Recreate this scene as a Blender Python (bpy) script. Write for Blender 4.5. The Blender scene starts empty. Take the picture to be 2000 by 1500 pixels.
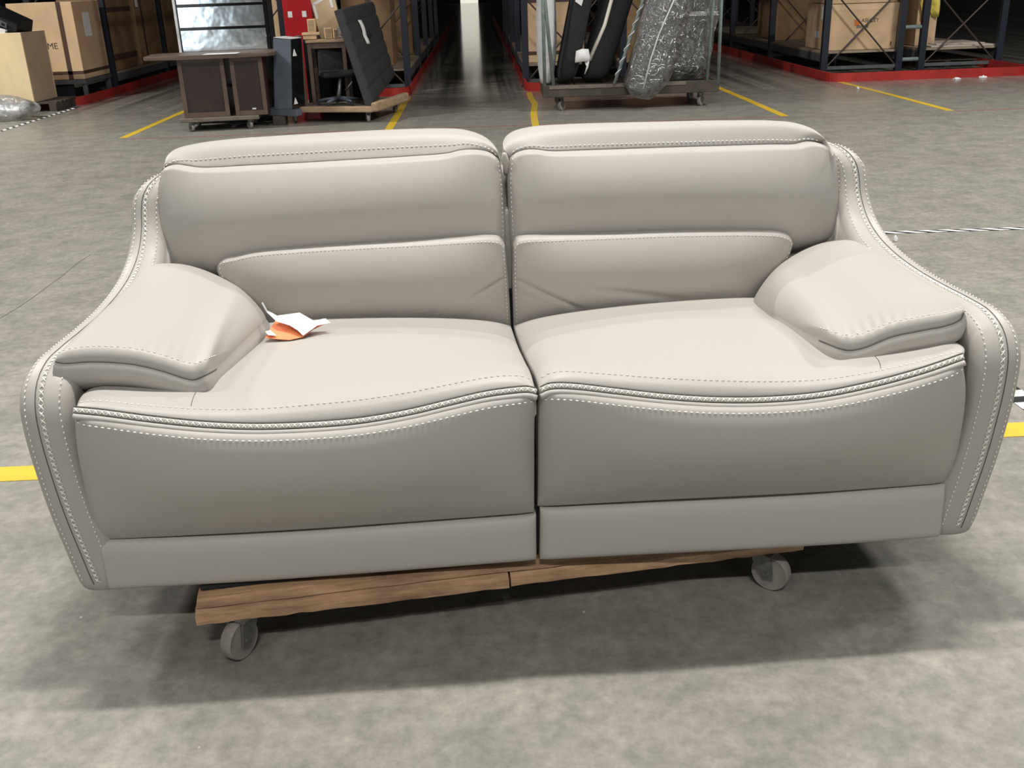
import bpy, bmesh, math, random
import numpy as np
from mathutils import Vector, Matrix
random.seed(7)
SC = bpy.context.scene
COL = SC.collection

# ------------------------------------------------------------------ camera
FPX, CAMH = 1950.0, 1.40
def _n(v): return v / np.linalg.norm(v)
_up = -_n(np.array([170, 4830, FPX]))
_a = np.array([-69, -785, FPX]); _a = _n(_a - _a.dot(_up) * _up)
RM = np.stack([np.cross(_a, _up) * (1 if np.cross(_a, _up)[0] > 0 else -1), _a, _up])
CPOS = np.array([0, 0, CAMH])
cd = bpy.data.cameras.new('camera'); cam = bpy.data.objects.new('camera', cd); COL.objects.link(cam)
cd.sensor_width = 36; cd.lens = FPX / 2000 * 36; cd.clip_end = 300; cd.clip_start = 0.05
_m = Matrix.Identity(4)
for r in range(3):
    _m[r][0] = RM[r, 0]; _m[r][1] = -RM[r, 1]; _m[r][2] = -RM[r, 2]; _m[r][3] = CPOS[r]
cam.matrix_world = _m
SC.camera = cam

# ------------------------------------------------------------------ light
SC.view_settings.view_transform = 'Standard'
SC.view_settings.look = 'None'
SC.view_settings.gamma = 1.0
SC.view_settings.use_curve_mapping = False
SC.view_settings.exposure = 0.11
w = bpy.data.worlds.new('dark_hall'); SC.world = w; w.use_nodes = True
w.node_tree.nodes['Background'].inputs[0].default_value = (1.0, 0.95, 0.86, 1)
w.node_tree.nodes['Background'].inputs[1].default_value = 0.010
def lamp(name, loc, power, size, target=None, col=(1, 0.985, 0.955), sy=None, spread=180):
    l = bpy.data.lights.new(name, 'AREA'); l.energy = power; l.color = col
    l.shape = 'RECTANGLE'; l.size = size; l.size_y = sy or size; l.spread = math.radians(spread)
    o = bpy.data.objects.new(name, l); COL.objects.link(o); o.location = loc
    d = Vector(target or (loc[0], loc[1], 0)) - Vector(loc)
    o.rotation_euler = d.to_track_quat('-Z', 'Y').to_euler()
    return o
for x_, p_ in ((-4.6, 170), (0.15, 440), (4.9, 170)):
    lamp('ceiling_lamp', (x_, 2.85, 7.2), p_, 1.7, sy=0.18)
for x_, p_ in ((-4.6, 110), (0.15, 300), (4.9, 120)):  # row behind the camera, added as fill for the sofa front
    lamp('ceiling_lamp', (x_, -4.0, 7.2), p_, 1.7, sy=0.18)
lamp('ceiling_lamp', (-8.6, 9.4, 7.2), 950, 1.7, sy=0.18)
lamp('ceiling_lamp', (7.6, 7.8, 7.2), 720, 1.7, sy=0.18)

# ------------------------------------------------------------------ surveying helpers (photo pixel -> point in the hall)
def ray(px, py): return RM @ np.array([(px - 1000) / FPX, (py - 750) / FPX, 1.0])
def F(px, py, z=0.0):
    r = ray(px, py); return CPOS + (z - CAMH) / r[2] * r
def WY(px, py, y):
    r = ray(px, py); return CPOS + y / r[1] * r
SO = np.array([0.083, 1.965, 0.0]); STH = math.atan2(0.071, 1.941)
EX = np.array([math.cos(STH), math.sin(STH), 0]); EY = np.array([-math.sin(STH), math.cos(STH), 0])
CL = np.array([(CPOS - SO) @ EX, (CPOS - SO) @ EY, CAMH])
def SY(px, py, y0, k=0.0, z0=0.0):      # sofa-local point on the plane y = y0 + k (z - z0)
    r = ray(px, py); d = np.array([r @ EX, r @ EY, r[2]])
    t = (y0 + k * (CL[2] - z0) - CL[1]) / (d[1] - k * d[2]); return CL + t * d
def SYs(pts, y0, k=0.0, z0=0.0): return [SY(p[0], p[1], y0, k, z0) for p in pts]

# ------------------------------------------------------------------ materials
def mat(name, col, rough=0.5, noise=0.0, nscale=8.0, col2=None, bump=0.0, bscale=60.0, metal=0.0, spec=0.5, stretch=(1, 1, 1), rvar=0.0, voro=False, bdist=0.002):
    m = bpy.data.materials.new(name); m.use_nodes = True
    nt = m.node_tree; b = nt.nodes['Principled BSDF']
    b.inputs['Base Color'].default_value = (*col, 1); b.inputs['Roughness'].default_value = rough
    b.inputs['Metallic'].default_value = metal; b.inputs['Specular IOR Level'].default_value = spec
    tc = nt.nodes.new('ShaderNodeTexCoord'); mp = nt.nodes.new('ShaderNodeMapping')
    mp.inputs['Scale'].default_value = stretch
    nt.links.new(tc.outputs['Object'], mp.inputs['Vector'])
    if noise or col2:
        c2 = col2 or tuple(c * (1 - noise) for c in col)
        n = nt.nodes.new('ShaderNodeTexNoise'); n.inputs['Scale'].default_value = nscale; n.inputs['Detail'].default_value = 6
        n.inputs['Roughness'].default_value = 0.62
        rp = nt.nodes.new('ShaderNodeValToRGB'); rp.color_ramp.elements[0].position = 0.32; rp.color_ramp.elements[1].position = 0.68
        rp.color_ramp.elements[0].color = (*c2, 1); rp.color_ramp.elements[1].color = (*col, 1)
        nt.links.new(mp.outputs[0], n.inputs['Vector']); nt.links.new(n.outputs['Fac'], rp.inputs[0])
        nt.links.new(rp.outputs[0], b.inputs['Base Color'])
        if rvar:
            mr = nt.nodes.new('ShaderNodeMapRange'); mr.inputs[3].default_value = rough - rvar; mr.inputs[4].default_value = rough + rvar
            nt.links.new(n.outputs['Fac'], mr.inputs[0]); nt.links.new(mr.outputs[0], b.inputs['Roughness'])
    if bump:
        t = nt.nodes.new('ShaderNodeTexVoronoi' if voro else 'ShaderNodeTexNoise'); t.inputs['Scale'].default_value = bscale
        bp = nt.nodes.new('ShaderNodeBump'); bp.inputs['Strength'].default_value = bump; bp.inputs['Distance'].default_value = bdist
        nt.links.new(mp.outputs[0], t.inputs['Vector'])
        nt.links.new(t.outputs['Distance' if voro else 'Fac'], bp.inputs['Height']); nt.links.new(bp.outputs[0], b.inputs['Normal'])
    return m

def film_mat(name, cloud=0.12, gloss=0.16, bscale=14):
    "clear film: see-through, with a glossy skin, milky where it is crumpled"
    m = bpy.data.materials.new(name); m.use_nodes = True; nt = m.node_tree; nt.nodes.clear()
    o = nt.nodes.new('ShaderNodeOutputMaterial'); tr = nt.nodes.new('ShaderNodeBsdfTransparent'); gl = nt.nodes.new('ShaderNodeBsdfGlossy'); df = nt.nodes.new('ShaderNodeBsdfDiffuse')
    gl.inputs['Roughness'].default_value = 0.13; df.inputs[0].default_value = (0.85, 0.87, 0.88, 1)
    tc = nt.nodes.new('ShaderNodeTexCoord'); n = nt.nodes.new('ShaderNodeTexNoise'); n.inputs['Scale'].default_value = bscale; n.inputs['Detail'].default_value = 3; n.inputs['Distortion'].default_value = 1.2
    bp = nt.nodes.new('ShaderNodeBump'); bp.inputs['Strength'].default_value = 0.9; bp.inputs['Distance'].default_value = 0.05
    nt.links.new(tc.outputs['Object'], n.inputs['Vector']); nt.links.new(n.outputs['Fac'], bp.inputs['Height']); nt.links.new(bp.outputs[0], gl.inputs['Normal'])
    lw = nt.nodes.new('ShaderNodeLayerWeight'); lw.inputs[0].default_value = 0.35; nt.links.new(bp.outputs[0], lw.inputs['Normal'])
    ma = nt.nodes.new('ShaderNodeMath'); ma.operation = 'MULTIPLY_ADD'; ma.inputs[1].default_value = 0.6; ma.inputs[2].default_value = gloss; nt.links.new(lw.outputs['Fresnel'], ma.inputs[0])
    rp = nt.nodes.new('ShaderNodeValToRGB'); rp.color_ramp.elements[0].position = 0.55; rp.color_ramp.elements[1].position = 0.72
    rp.color_ramp.elements[0].color = (cloud * .35,) * 3 + (1,); rp.color_ramp.elements[1].color = (min(1, cloud * 2.2),) * 3 + (1,)
    n2 = nt.nodes.new('ShaderNodeTexNoise'); n2.inputs['Scale'].default_value = bscale * .5; n2.inputs['Detail'].default_value = 5; nt.links.new(tc.outputs['Object'], n2.inputs['Vector']); nt.links.new(n2.outputs['Fac'], rp.inputs[0])
    m1 = nt.nodes.new('ShaderNodeMixShader'); m2 = nt.nodes.new('ShaderNodeMixShader')
    nt.links.new(rp.outputs[0], m1.inputs[0]); nt.links.new(tr.outputs[0], m1.inputs[1]); nt.links.new(df.outputs[0], m1.inputs[2])
    nt.links.new(ma.outputs[0], m2.inputs[0]); nt.links.new(m1.outputs[0], m2.inputs[1]); nt.links.new(gl.outputs[0], m2.inputs[2]); nt.links.new(m2.outputs[0], o.inputs[0])
    return m

M = {}
M['leather'] = mat('taupe_leather', (0.40, 0.375, 0.34), 0.50, bump=0.12, bscale=420, spec=0.45, voro=True, bdist=0.001)
M['thread'] = mat('cream_thread', (0.80, 0.77, 0.70), 0.6)
M['under'] = mat('black_underside_shade', (0.012, 0.012, 0.012), 0.9)
M['dollywood'] = mat('worn_dolly_wood', (0.55, 0.345, 0.195), 0.75, col2=(0.20, 0.105, 0.055), nscale=5, stretch=(0.8, 6, 6), bump=0.4, bscale=30, bdist=0.004)
M['rubber'] = mat('black_rubber_mat', (0.010, 0.010, 0.010), 0.9)
M['steel'] = mat('dull_steel', (0.26, 0.26, 0.25), 0.45, metal=0.7, noise=0.4, nscale=40)
M['wheel'] = mat('grey_caster_tyre', (0.30, 0.27, 0.24), 0.5, noise=0.35, nscale=30)
M['yellow'] = mat('yellow_tape', (0.74, 0.49, 0.045), 0.4, noise=0.12, nscale=12)
M['redline'] = mat('faded_red_paint', (0.34, 0.105, 0.085), 0.5, col2=(0.22, 0.15, 0.125), nscale=6)
M['white'] = mat('white_tape', (0.80, 0.79, 0.76), 0.45)
M['black'] = mat('black_tape', (0.015, 0.015, 0.015), 0.4)
M['kerb'] = mat('red_painted_steel', (0.42, 0.025, 0.018), 0.45, noise=0.35, nscale=5)
M['navy'] = mat('navy_rack_steel', (0.013, 0.018, 0.030), 0.42, noise=0.3, nscale=10)
M['rackgrey'] = mat('grey_rack_beam', (0.10, 0.11, 0.115), 0.45, noise=0.3, nscale=10)
M['groove'] = mat('seam_shadow_leather', (0.085, 0.078, 0.068), 0.7)
M['rust'] = mat('brown_brace_rod', (0.05, 0.032, 0.026), 0.6)
M['deck'] = mat('shelf_chipboard', (0.36, 0.28, 0.20), 0.7, noise=0.35, nscale=6, stretch=(1, 6, 1))
M['card'] = mat('brown_cardboard', (0.62, 0.43, 0.255), 0.8, noise=0.2, nscale=3.2)
M['card2'] = mat('pale_cardboard', (0.68, 0.49, 0.30), 0.8, noise=0.25, nscale=3)
M['carddark'] = mat('shaded_dark_cardboard', (0.26, 0.155, 0.075), 0.85, noise=0.3, nscale=4)  # one dark brown, holding the rack shade of the dim cartons
M['btape'] = mat('brown_strap', (0.075, 0.042, 0.03), 0.4)
M['ink'] = mat('dark_ink', (0.06, 0.045, 0.035), 0.8)
M['inkgrey'] = mat('faded_grey_ink', (0.20, 0.165, 0.125), 0.8)
M['orangeink'] = mat('orange_ink', (0.55, 0.17, 0.035), 0.8)
M['paper'] = mat('white_paper', (0.72, 0.71, 0.70), 0.7)
M['orange'] = mat('orange_paper', (0.90, 0.21, 0.09), 0.6, col2=(0.90, 0.32, 0.13), nscale=14)
M['ply'] = mat('pale_plywood', (0.72, 0.56, 0.34), 0.7, noise=0.22, nscale=3, stretch=(1, 1, 0.5))
M['plyedge'] = mat('plywood_side', (0.50, 0.37, 0.25), 0.75, noise=0.2, nscale=3)
M['dwood'] = mat('dark_brown_veneer', (0.040, 0.023, 0.018), 0.35, noise=0.35, nscale=4, stretch=(6, 6, 0.7))
M['dwood2'] = mat('taupe_brown_wood', (0.13, 0.085, 0.062), 0.45, noise=0.3, nscale=4)
M['blackgloss'] = mat('black_gloss_lacquer', (0.008, 0.008, 0.009), 0.1)
M['blackfab'] = mat('black_fabric', (0.014, 0.014, 0.015), 0.85, noise=0.3, nscale=20, bump=0.4, bscale=25, bdist=0.02)
M['charcoal'] = mat('charcoal_fabric', (0.036, 0.036, 0.038), 0.85, noise=0.2, nscale=15, bump=0.2, bscale=200)
M['slate'] = mat('slate_blue_panel', (0.115, 0.135, 0.165), 0.3, noise=0.2, nscale=4)
M['mirror'] = mat('silver_mirror', (0.86, 0.93, 0.97), 0.12, metal=1.0, bump=0.15, bscale=5, bdist=0.02)
M['greywood'] = mat('grey_worn_wood', (0.20, 0.165, 0.13), 0.7, noise=0.45, nscale=6, stretch=(1, 6, 6))
M['tanwood'] = mat('tan_worn_wood', (0.46, 0.31, 0.19), 0.7, noise=0.4, nscale=6, stretch=(1, 6, 6))
M['cartwood'] = mat('dark_oily_wood', (0.075, 0.06, 0.045), 0.7, noise=0.45, nscale=7)
M['cagetube'] = mat('green_grey_tube', (0.22, 0.27, 0.255), 0.45, noise=0.4, nscale=14)
M['block'] = mat('pale_wood_block', (0.70, 0.48, 0.26), 0.7, noise=0.2, nscale=8)
M['redcab'] = mat('red_enamel', (0.42, 0.012, 0.018), 0.35, noise=0.15, nscale=4)
M['bagwhite'] = mat('white_bag', (0.62, 0.63, 0.63), 0.45, bump=0.7, bscale=5, bdist=0.05)
M['greyfoam'] = mat('grey_mattress', (0.10, 0.102, 0.106), 0.7, noise=0.3, nscale=9)
M['darkfoam'] = mat('dark_grey_mattress', (0.035, 0.036, 0.038), 0.6, noise=0.3, nscale=9)
M['cream'] = mat('cream_piping', (0.75, 0.72, 0.62), 0.6)
M['film'] = film_mat('clear_film', 0.07, 0.22)
M['film2'] = film_mat('cloudy_film', 0.40, 0.2, 9)
M['yfilm'] = mat('yellow_film', (0.72, 0.60, 0.12), 0.25, bump=0.6, bscale=9, bdist=0.05)
M['board'] = mat('pale_board', (0.55, 0.47, 0.40), 0.6, noise=0.2, nscale=5)
M['wall'] = mat('dark_hall_wall', (0.10, 0.10, 0.10), 0.8, noise=0.2, nscale=1)
M['ceil'] = mat('dark_hall_ceiling', (0.14, 0.14, 0.135), 0.8, noise=0.2, nscale=1)
def emis(name, col, s):
    m = bpy.data.materials.new(name); m.use_nodes = True; b = m.node_tree.nodes['Principled BSDF']
    b.inputs['Base Color'].default_value = (*col, 1); b.inputs['Emission Color'].default_value = (*col, 1); b.inputs['Emission Strength'].default_value = s
    return m
M['daylight'] = emis('lit_doorway', (1, 0.96, 0.82), 0.8)
M['dock'] = emis('dock_door_and_fill_glow', (0.86, 0.94, 1.0), 1.5)
M['bulb'] = emis('lit_bulkhead_lamp', (1, 0.93, 0.75), 30.0)

def floor_mat():
    m = bpy.data.materials.new('polished_concrete'); m.use_nodes = True; nt = m.node_tree; b = nt.nodes['Principled BSDF']
    tc = nt.nodes.new('ShaderNodeTexCoord')
    def noise(scale, detail=6, rough=0.6, vec=None):
        n = nt.nodes.new('ShaderNodeTexNoise'); n.inputs['Scale'].default_value = scale; n.inputs['Detail'].default_value = detail; n.inputs['Roughness'].default_value = rough
        nt.links.new(vec or tc.outputs['Object'], n.inputs['Vector']); return n.outputs['Fac']
    def ramp(f, stops):
        r = nt.nodes.new('ShaderNodeValToRGB'); e = r.color_ramp.elements
        while len(e) < len(stops): e.new(0.5)
        for el, (p, c) in zip(e, stops): el.position = p; el.color = (*c, 1)
        nt.links.new(f, r.inputs[0]); return r.outputs[0]
    def mix(kind, fac, a, bb):
        x = nt.nodes.new('ShaderNodeMix'); x.data_type = 'RGBA'; x.blend_type = kind; x.clamp_result = False
        if isinstance(fac, float): x.inputs[0].default_value = fac
        else: nt.links.new(fac, x.inputs[0])
        nt.links.new(a, x.inputs[6])
        if isinstance(bb, tuple): x.inputs[7].default_value = (*bb, 1)
        else: nt.links.new(bb, x.inputs[7])
        return x.outputs[2]
    base = ramp(noise(1.1), [(0.30, (0.235, 0.220, 0.196)), (0.5, (0.262, 0.248, 0.222)), (0.7, (0.252, 0.252, 0.216))])
    fine = ramp(noise(26, 8, 0.72), [(0.28, (0.60, 0.60, 0.58)), (0.52, (1, 1, 1)), (0.72, (1.38, 1.36, 1.33))])
    c = mix('MULTIPLY', 0.75, base, fine)
    mid = ramp(noise(5.5, 5, 0.6), [(0.34, (0.78, 0.80, 0.77)), (0.62, (1.10, 1.07, 1.04))])
    c = mix('MULTIPLY', 0.9, c, mid)
    # aisle tyre tracks: streaks that run along y, strongest far in the lanes
    mp = nt.nodes.new('ShaderNodeMapping'); mp.inputs['Scale'].default_value = (5.5, 0.05, 1); nt.links.new(tc.outputs['Object'], mp.inputs['Vector'])
    st = ramp(noise(1.0, 3, 0.6, mp.outputs[0]), [(0.38, (0.30, 0.29, 0.285)), (0.58, (1.05, 1.04, 1.02))])
    sp = nt.nodes.new('ShaderNodeSeparateXYZ'); nt.links.new(tc.outputs['Object'], sp.inputs[0])
    mr = nt.nodes.new('ShaderNodeMapRange'); mr.inputs[1].default_value = 12.5; mr.inputs[2].default_value = 15; mr.inputs[3].default_value = 0.0; mr.inputs[4].default_value = 0.92
    nt.links.new(sp.outputs[1], mr.inputs[0])
    c = mix('MULTIPLY', mr.outputs[0], c, st)
    # specks of grit
    vo = nt.nodes.new('ShaderNodeTexVoronoi'); vo.inputs['Scale'].default_value = 13; nt.links.new(tc.outputs['Object'], vo.inputs['Vector'])
    sk = ramp(vo.outputs['Distance'], [(0.0, (1, 1, 1)), (0.045, (1, 1, 1)), (0.06, (0, 0, 0))])
    sel = ramp(vo.outputs['Color'], [(0.80, (0, 0, 0)), (0.86, (1, 1, 1))])
    f = nt.nodes.new('ShaderNodeMath'); f.operation = 'MULTIPLY'; nt.links.new(sk, f.inputs[0]); nt.links.new(sel, f.inputs[1])
    c = mix('MIX', f.outputs[0], c, (0.5, 0.49, 0.46))
    nt.links.new(c, b.inputs['Base Color'])
    rr = nt.nodes.new('ShaderNodeMapRange'); rr.inputs[3].default_value = 0.36; rr.inputs[4].default_value = 0.54
    nt.links.new(noise(2.3), rr.inputs[0])
    ln = nt.nodes.new('ShaderNodeMapRange'); ln.inputs[1].default_value = 9; ln.inputs[2].default_value = 16; ln.inputs[3].default_value = 1.0; ln.inputs[4].default_value = 0.26
    nt.links.new(sp.outputs[1], ln.inputs[0]); ml = nt.nodes.new('ShaderNodeMath'); ml.operation = 'MULTIPLY'
    nt.links.new(rr.outputs[0], ml.inputs[0]); nt.links.new(ln.outputs[0], ml.inputs[1]); nt.links.new(ml.outputs[0], b.inputs['Roughness'])
    b.inputs['Specular IOR Level'].default_value = 0.28
    bp = nt.nodes.new('ShaderNodeBump'); bp.inputs['Strength'].default_value = 0.08; bp.inputs['Distance'].default_value = 0.003
    nt.links.new(noise(45, 6, 0.7), bp.inputs['Height']); nt.links.new(bp.outputs[0], b.inputs['Normal'])
    return m
M['floor'] = floor_mat()

# ------------------------------------------------------------------ object helpers
def link(name, me, m, parent=None, loc=None):
    o = bpy.data.objects.new(name, me); COL.objects.link(o)
    if m and not me.materials: me.materials.append(m)
    if parent: o.parent = parent
    if loc is not None: o.location = loc
    return o
def thing(name, label, cat, loc=(0, 0, 0), rz=0.0, group=None):
    o = bpy.data.objects.new(name, None); COL.objects.link(o); o.location = loc; o.rotation_euler = (0, 0, rz); o.empty_display_size = 0.1
    return tag(o, label, cat, group)
def tag(o, label, cat, group=None):
    o['label'] = label; o['category'] = cat
    if group: o['group'] = group
    return o
def struct(o): o['kind'] = 'structure'; return o
def stuff(o): o['kind'] = 'stuff'; return o

class MB:
    "collects simple solids, builds them as one mesh"
    def __init__(s): s.bm = bmesh.new()
    def hexa(s, c8):
        vs = [s.bm.verts.new(tuple(p)) for p in c8]
        for f in ((0, 3, 2, 1), (4, 5, 6, 7), (0, 1, 5, 4), (1, 2, 6, 5), (2, 3, 7, 6), (3, 0, 4, 7)):
            s.bm.faces.new([vs[i] for i in f])
        return s
    def box(s, lo, hi):
        (a, b, c), (d, e, f) = lo, hi
        return s.hexa([(a, b, c), (d, b, c), (d, e, c), (a, e, c), (a, b, f), (d, b, f), (d, e, f), (a, e, f)])
    def tube(s, pts, r, n=10, cap=True):
        pts = [Vector(tuple(p)) for p in pts]; rings = []
        rad = r if isinstance(r, (list, tuple)) else [r] * len(pts)
        prev = None
        for i, p in enumerate(pts):
            t = (pts[min(i + 1, len(pts) - 1)] - pts[max(i - 1, 0)]).normalized()
            if prev is None:
                a = t.orthogonal().normalized()
            else:
                a = (prev - t * prev.dot(t)).normalized()
            prev = a; b = t.cross(a)
            rings.append([s.bm.verts.new(p + (a * math.cos(2 * math.pi * k / n) + b * math.sin(2 * math.pi * k / n)) * rad[i]) for k in range(n)])
        for A, B in zip(rings, rings[1:]):
            for k in range(n): s.bm.faces.new([A[k], A[(k + 1) % n], B[(k + 1) % n], B[k]])
        if cap: s.bm.faces.new(rings[0][::-1]); s.bm.faces.new(rings[-1])
        return s
    def lathe(s, prof, n=24, axis='X', at=(0, 0, 0)):
        rings = []
        for (r, h) in prof:
            ring = []
            for k in range(n):
                a = 2 * math.pi * k / n; c, d = r * math.cos(a), r * math.sin(a)
                q = {'X': (h, c, d), 'Y': (d, h, c), 'Z': (c, d, h)}[axis]
                ring.append(s.bm.verts.new((q[0] + at[0], q[1] + at[1], q[2] + at[2])))
            rings.append(ring)
        for A, B in zip(rings, rings[1:]):
            for k in range(n): s.bm.faces.new([A[k], A[(k + 1) % n], B[(k + 1) % n], B[k]])
        s.bm.faces.new(rings[0][::-1]); s.bm.faces.new(rings[-1])
        return s
    def prism(s, poly, lo, hi, axis='Z'):
        def q(p, h): return {'Z': (p[0], p[1], h), 'Y': (p[0], h, p[1]), 'X': (h, p[0], p[1])}[axis]
        A = [s.bm.verts.new(q(p, lo)) for p in poly]; B = [s.bm.verts.new(q(p, hi)) for p in poly]; n = len(poly)
        for k in range(n): s.bm.faces.new([A[k], A[(k + 1) % n], B[(k + 1) % n], B[k]])
        s.bm.faces.new(A[::-1]); s.bm.faces.new(B); return s
    def dash(s, p, t, nrm, L, r):
        "one stitch: a small pointed lens along t"
        p, t, nrm = Vector(tuple(p)), Vector(tuple(t)).normalized(), Vector(tuple(nrm)).normalized()
        b = t.cross(nrm).normalized()
        e0 = s.bm.verts.new(p - t * L / 2); e1 = s.bm.verts.new(p + t * L / 2)
        q = [s.bm.verts.new(p + b * r), s.bm.verts.new(p + nrm * r), s.bm.verts.new(p - b * r), s.bm.verts.new(p - nrm * r)]
        for k in range(4):
            s.bm.faces.new([e0, q[(k + 1) % 4], q[k]]); s.bm.faces.new([e1, q[k], q[(k + 1) % 4]])
        return s
    def bevel(s, wd, seg=2):
        bmesh.ops.bevel(s.bm, geom=list(s.bm.edges), offset=wd, segments=seg, affect='EDGES', profile=0.5, clamp_overlap=True); return s
    def build(s, name, m, parent=None, smooth=None, loc=None):
        bmesh.ops.recalc_face_normals(s.bm, faces=s.bm.faces)
        me = bpy.data.meshes.new(name); s.bm.to_mesh(me); s.bm.free()
        if smooth:
            me.polygons.foreach_set('use_smooth', [True] * len(me.polygons))
            if smooth is not True: me.set_sharp_from_angle(angle=math.radians(smooth))
        return link(name, me, m, parent, loc)

def curve_pts(pts, closed=False):
    "Catmull-Rom through pts, returned as an arc-length parametrised function on [0,1]"
    P = np.array([np.asarray(p, float) for p in pts])
    n = len(P); out = []
    seg = n if closed else n - 1
    for i in range(seg):
        if closed: p0, p1, p2, p3 = P[(i - 1) % n], P[i], P[(i + 1) % n], P[(i + 2) % n]
        else:
            p1, p2 = P[i], P[i + 1]
            p0 = P[i - 1] if i else 2 * p1 - p2
            p3 = P[i + 2] if i + 2 < n else 2 * p2 - p1
        d1 = max(np.linalg.norm(p1 - p0) ** .5, 1e-6); d2 = max(np.linalg.norm(p2 - p1) ** .5, 1e-6); d3 = max(np.linalg.norm(p3 - p2) ** .5, 1e-6)
        m1 = d2 * ((p1 - p0) / d1 - (p2 - p0) / (d1 + d2) + (p2 - p1) / d2)
        m2 = d2 * ((p2 - p1) / d2 - (p3 - p1) / (d2 + d3) + (p3 - p2) / d3)
        for t in np.linspace(0, 1, 17)[:-1]:
            out.append((2 * t**3 - 3 * t**2 + 1) * p1 + (t**3 - 2 * t**2 + t) * m1 + (-2 * t**3 + 3 * t**2) * p2 + (t**3 - t**2) * m2)
    out.append(P[0] if closed else P[-1])
    out = np.array(out); s = np.concatenate([[0], np.cumsum(np.linalg.norm(np.diff(out, axis=0), axis=1))]); Ln = s[-1]; s = s / Ln
    f = lambda u: np.array([np.interp(u, s, out[:, k]) for k in range(3)])
    f.length = Ln; f.raw = out
    return f

class Patch:
    """an upholstered panel: a Coons surface between four boundary curves, puffed along dirn with a rounded edge per side
    bottom/top run left to right, left/right run bottom to top; edge = (left, right, bottom, top) -> (h fraction radius)"""
    def __init__(s, bottom, top, left, right, dirn, h=0.03, rad=(0.05,) * 4, crown=0.02, extra=None, cpow=2.0, peak=1.0):
        mk = lambda c: c if callable(c) else curve_pts(c)
        s.B, s.T, s.L, s.R = mk(bottom), mk(top), mk(left), mk(right)
        s.d = _n(np.array(dirn, float)); s.h, s.rad, s.crown, s.extra, s.cpow, s.pk = h, rad, crown, extra, cpow, peak
        s.U = (s.B.length + s.T.length) / 2; s.V = (s.L.length + s.R.length) / 2
        s.c00 = (s.B(0) + s.L(0)) / 2; s.c10 = (s.B(1) + s.R(0)) / 2; s.c01 = (s.T(0) + s.L(1)) / 2; s.c11 = (s.T(1) + s.R(1)) / 2
    def base(s, u, v):
        return (1 - v) * s.B(u) + v * s.T(u) + (1 - u) * s.L(v) + u * s.R(v) - ((1 - u) * (1 - v) * s.c00 + u * (1 - v) * s.c10 + (1 - u) * v * s.c01 + u * v * s.c11)
    def off(s, u, v):
        e = 1.0
        for d, r in ((u * s.U, s.rad[0]), ((1 - u) * s.U, s.rad[1]), (v * s.V, s.rad[2]), ((1 - v) * s.V, s.rad[3])):
            if r > 0 and d < r: e *= math.sqrt(max(0, 1 - (1 - d / r) ** 2))
        cr = (1 - abs(2 * u - 1) ** (s.cpow * 2)) * (1 - abs(2 * v ** s.pk - 1) ** s.cpow)
        o = s.h * e + s.crown * max(cr, 0)
        if s.extra: o += s.extra(u, v) * e
        return o
    def P(s, u, v): return s.base(u, v) + s.d * s.off(u, v)
    def N(s, u, v):
        a = 0.004
        du = s.P(min(u + a, 1), v) - s.P(max(u - a, 0), v); dv = s.P(u, min(v + a, 1)) - s.P(u, max(v - a, 0))
        n = np.cross(du, dv); n = n / max(np.linalg.norm(n), 1e-9)
        return n if n @ s.d > 0 else -n
    def mesh(s, name, m, parent, nu=60, nv=36, depth=0.08, tuck=0.02, back=True, belly=0.0):
        def samp(n, r0, r1, L):
            t = set()
            a, b = min(r0 / L, .45), min(r1 / L, .45)
            k = max(4, n // 6)
            for i in range(k + 1):
                if a: t.add(round(a * (1 - math.cos(math.pi / 2 * i / k)), 6))
                if b: t.add(round(1 - b * (1 - math.cos(math.pi / 2 * i / k)), 6))
            for x in np.linspace(a, 1 - b, n): t.add(round(float(x), 6))
            t |= {0.0, 1.0}
            t = sorted(t); out = [t[0]]
            for x in t[1:]:
                if x - out[-1] > 1e-4: out.append(x)
            out[-1] = 1.0
            return out
        us = samp(nu, s.rad[0], s.rad[1], s.U); vs = samp(nv, s.rad[2], s.rad[3], s.V)
        bm = bmesh.new()
        G = [[bm.verts.new(tuple(s.P(u, v))) for u in us] for v in vs]
        for j in range(len(vs) - 1):
            for i in range(len(us) - 1):
                bm.faces.new([G[j][i], G[j][i + 1], G[j + 1][i + 1], G[j + 1][i]])
        ring = G[0][:] + [r[-1] for r in G[1:]] + G[-1][-2::-1] + [r[0] for r in G[-2:0:-1]]
        ctr = sum((np.array(v.co) for v in ring)) / len(ring)
        prev = ring
        if depth > 0:
            for f_, tk in ((0.12, -0.6), (0.3, -1.0), (0.55, -0.6), (0.8, 0.3), (1.0, 1.0)):
                cur = []
                for v in ring:
                    p = np.array(v.co); q = ctr - p; q = q - s.d * (q @ s.d); q = q / max(np.linalg.norm(q), 1e-6)
                    cur.append(bm.verts.new(tuple(p - s.d * depth * f_ + q * (tuck if tk > 0 else belly) * tk)))
                n = len(ring)
                for k in range(n): bm.faces.new([prev[k], prev[(k + 1) % n], cur[(k + 1) % n], cur[k]])
                prev = cur
            if back:
                c = bm.verts.new(tuple(ctr - s.d * depth)); n = len(prev)
                for k in range(n): bm.faces.new([prev[k], prev[(k + 1) % n], c])
        bmesh.ops.recalc_face_normals(bm, faces=bm.faces)
        me = bpy.data.meshes.new(name); bm.to_mesh(me); bm.free()
        me.polygons.foreach_set('use_smooth', [True] * len(me.polygons))
        return link(name, me, m, parent)

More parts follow.
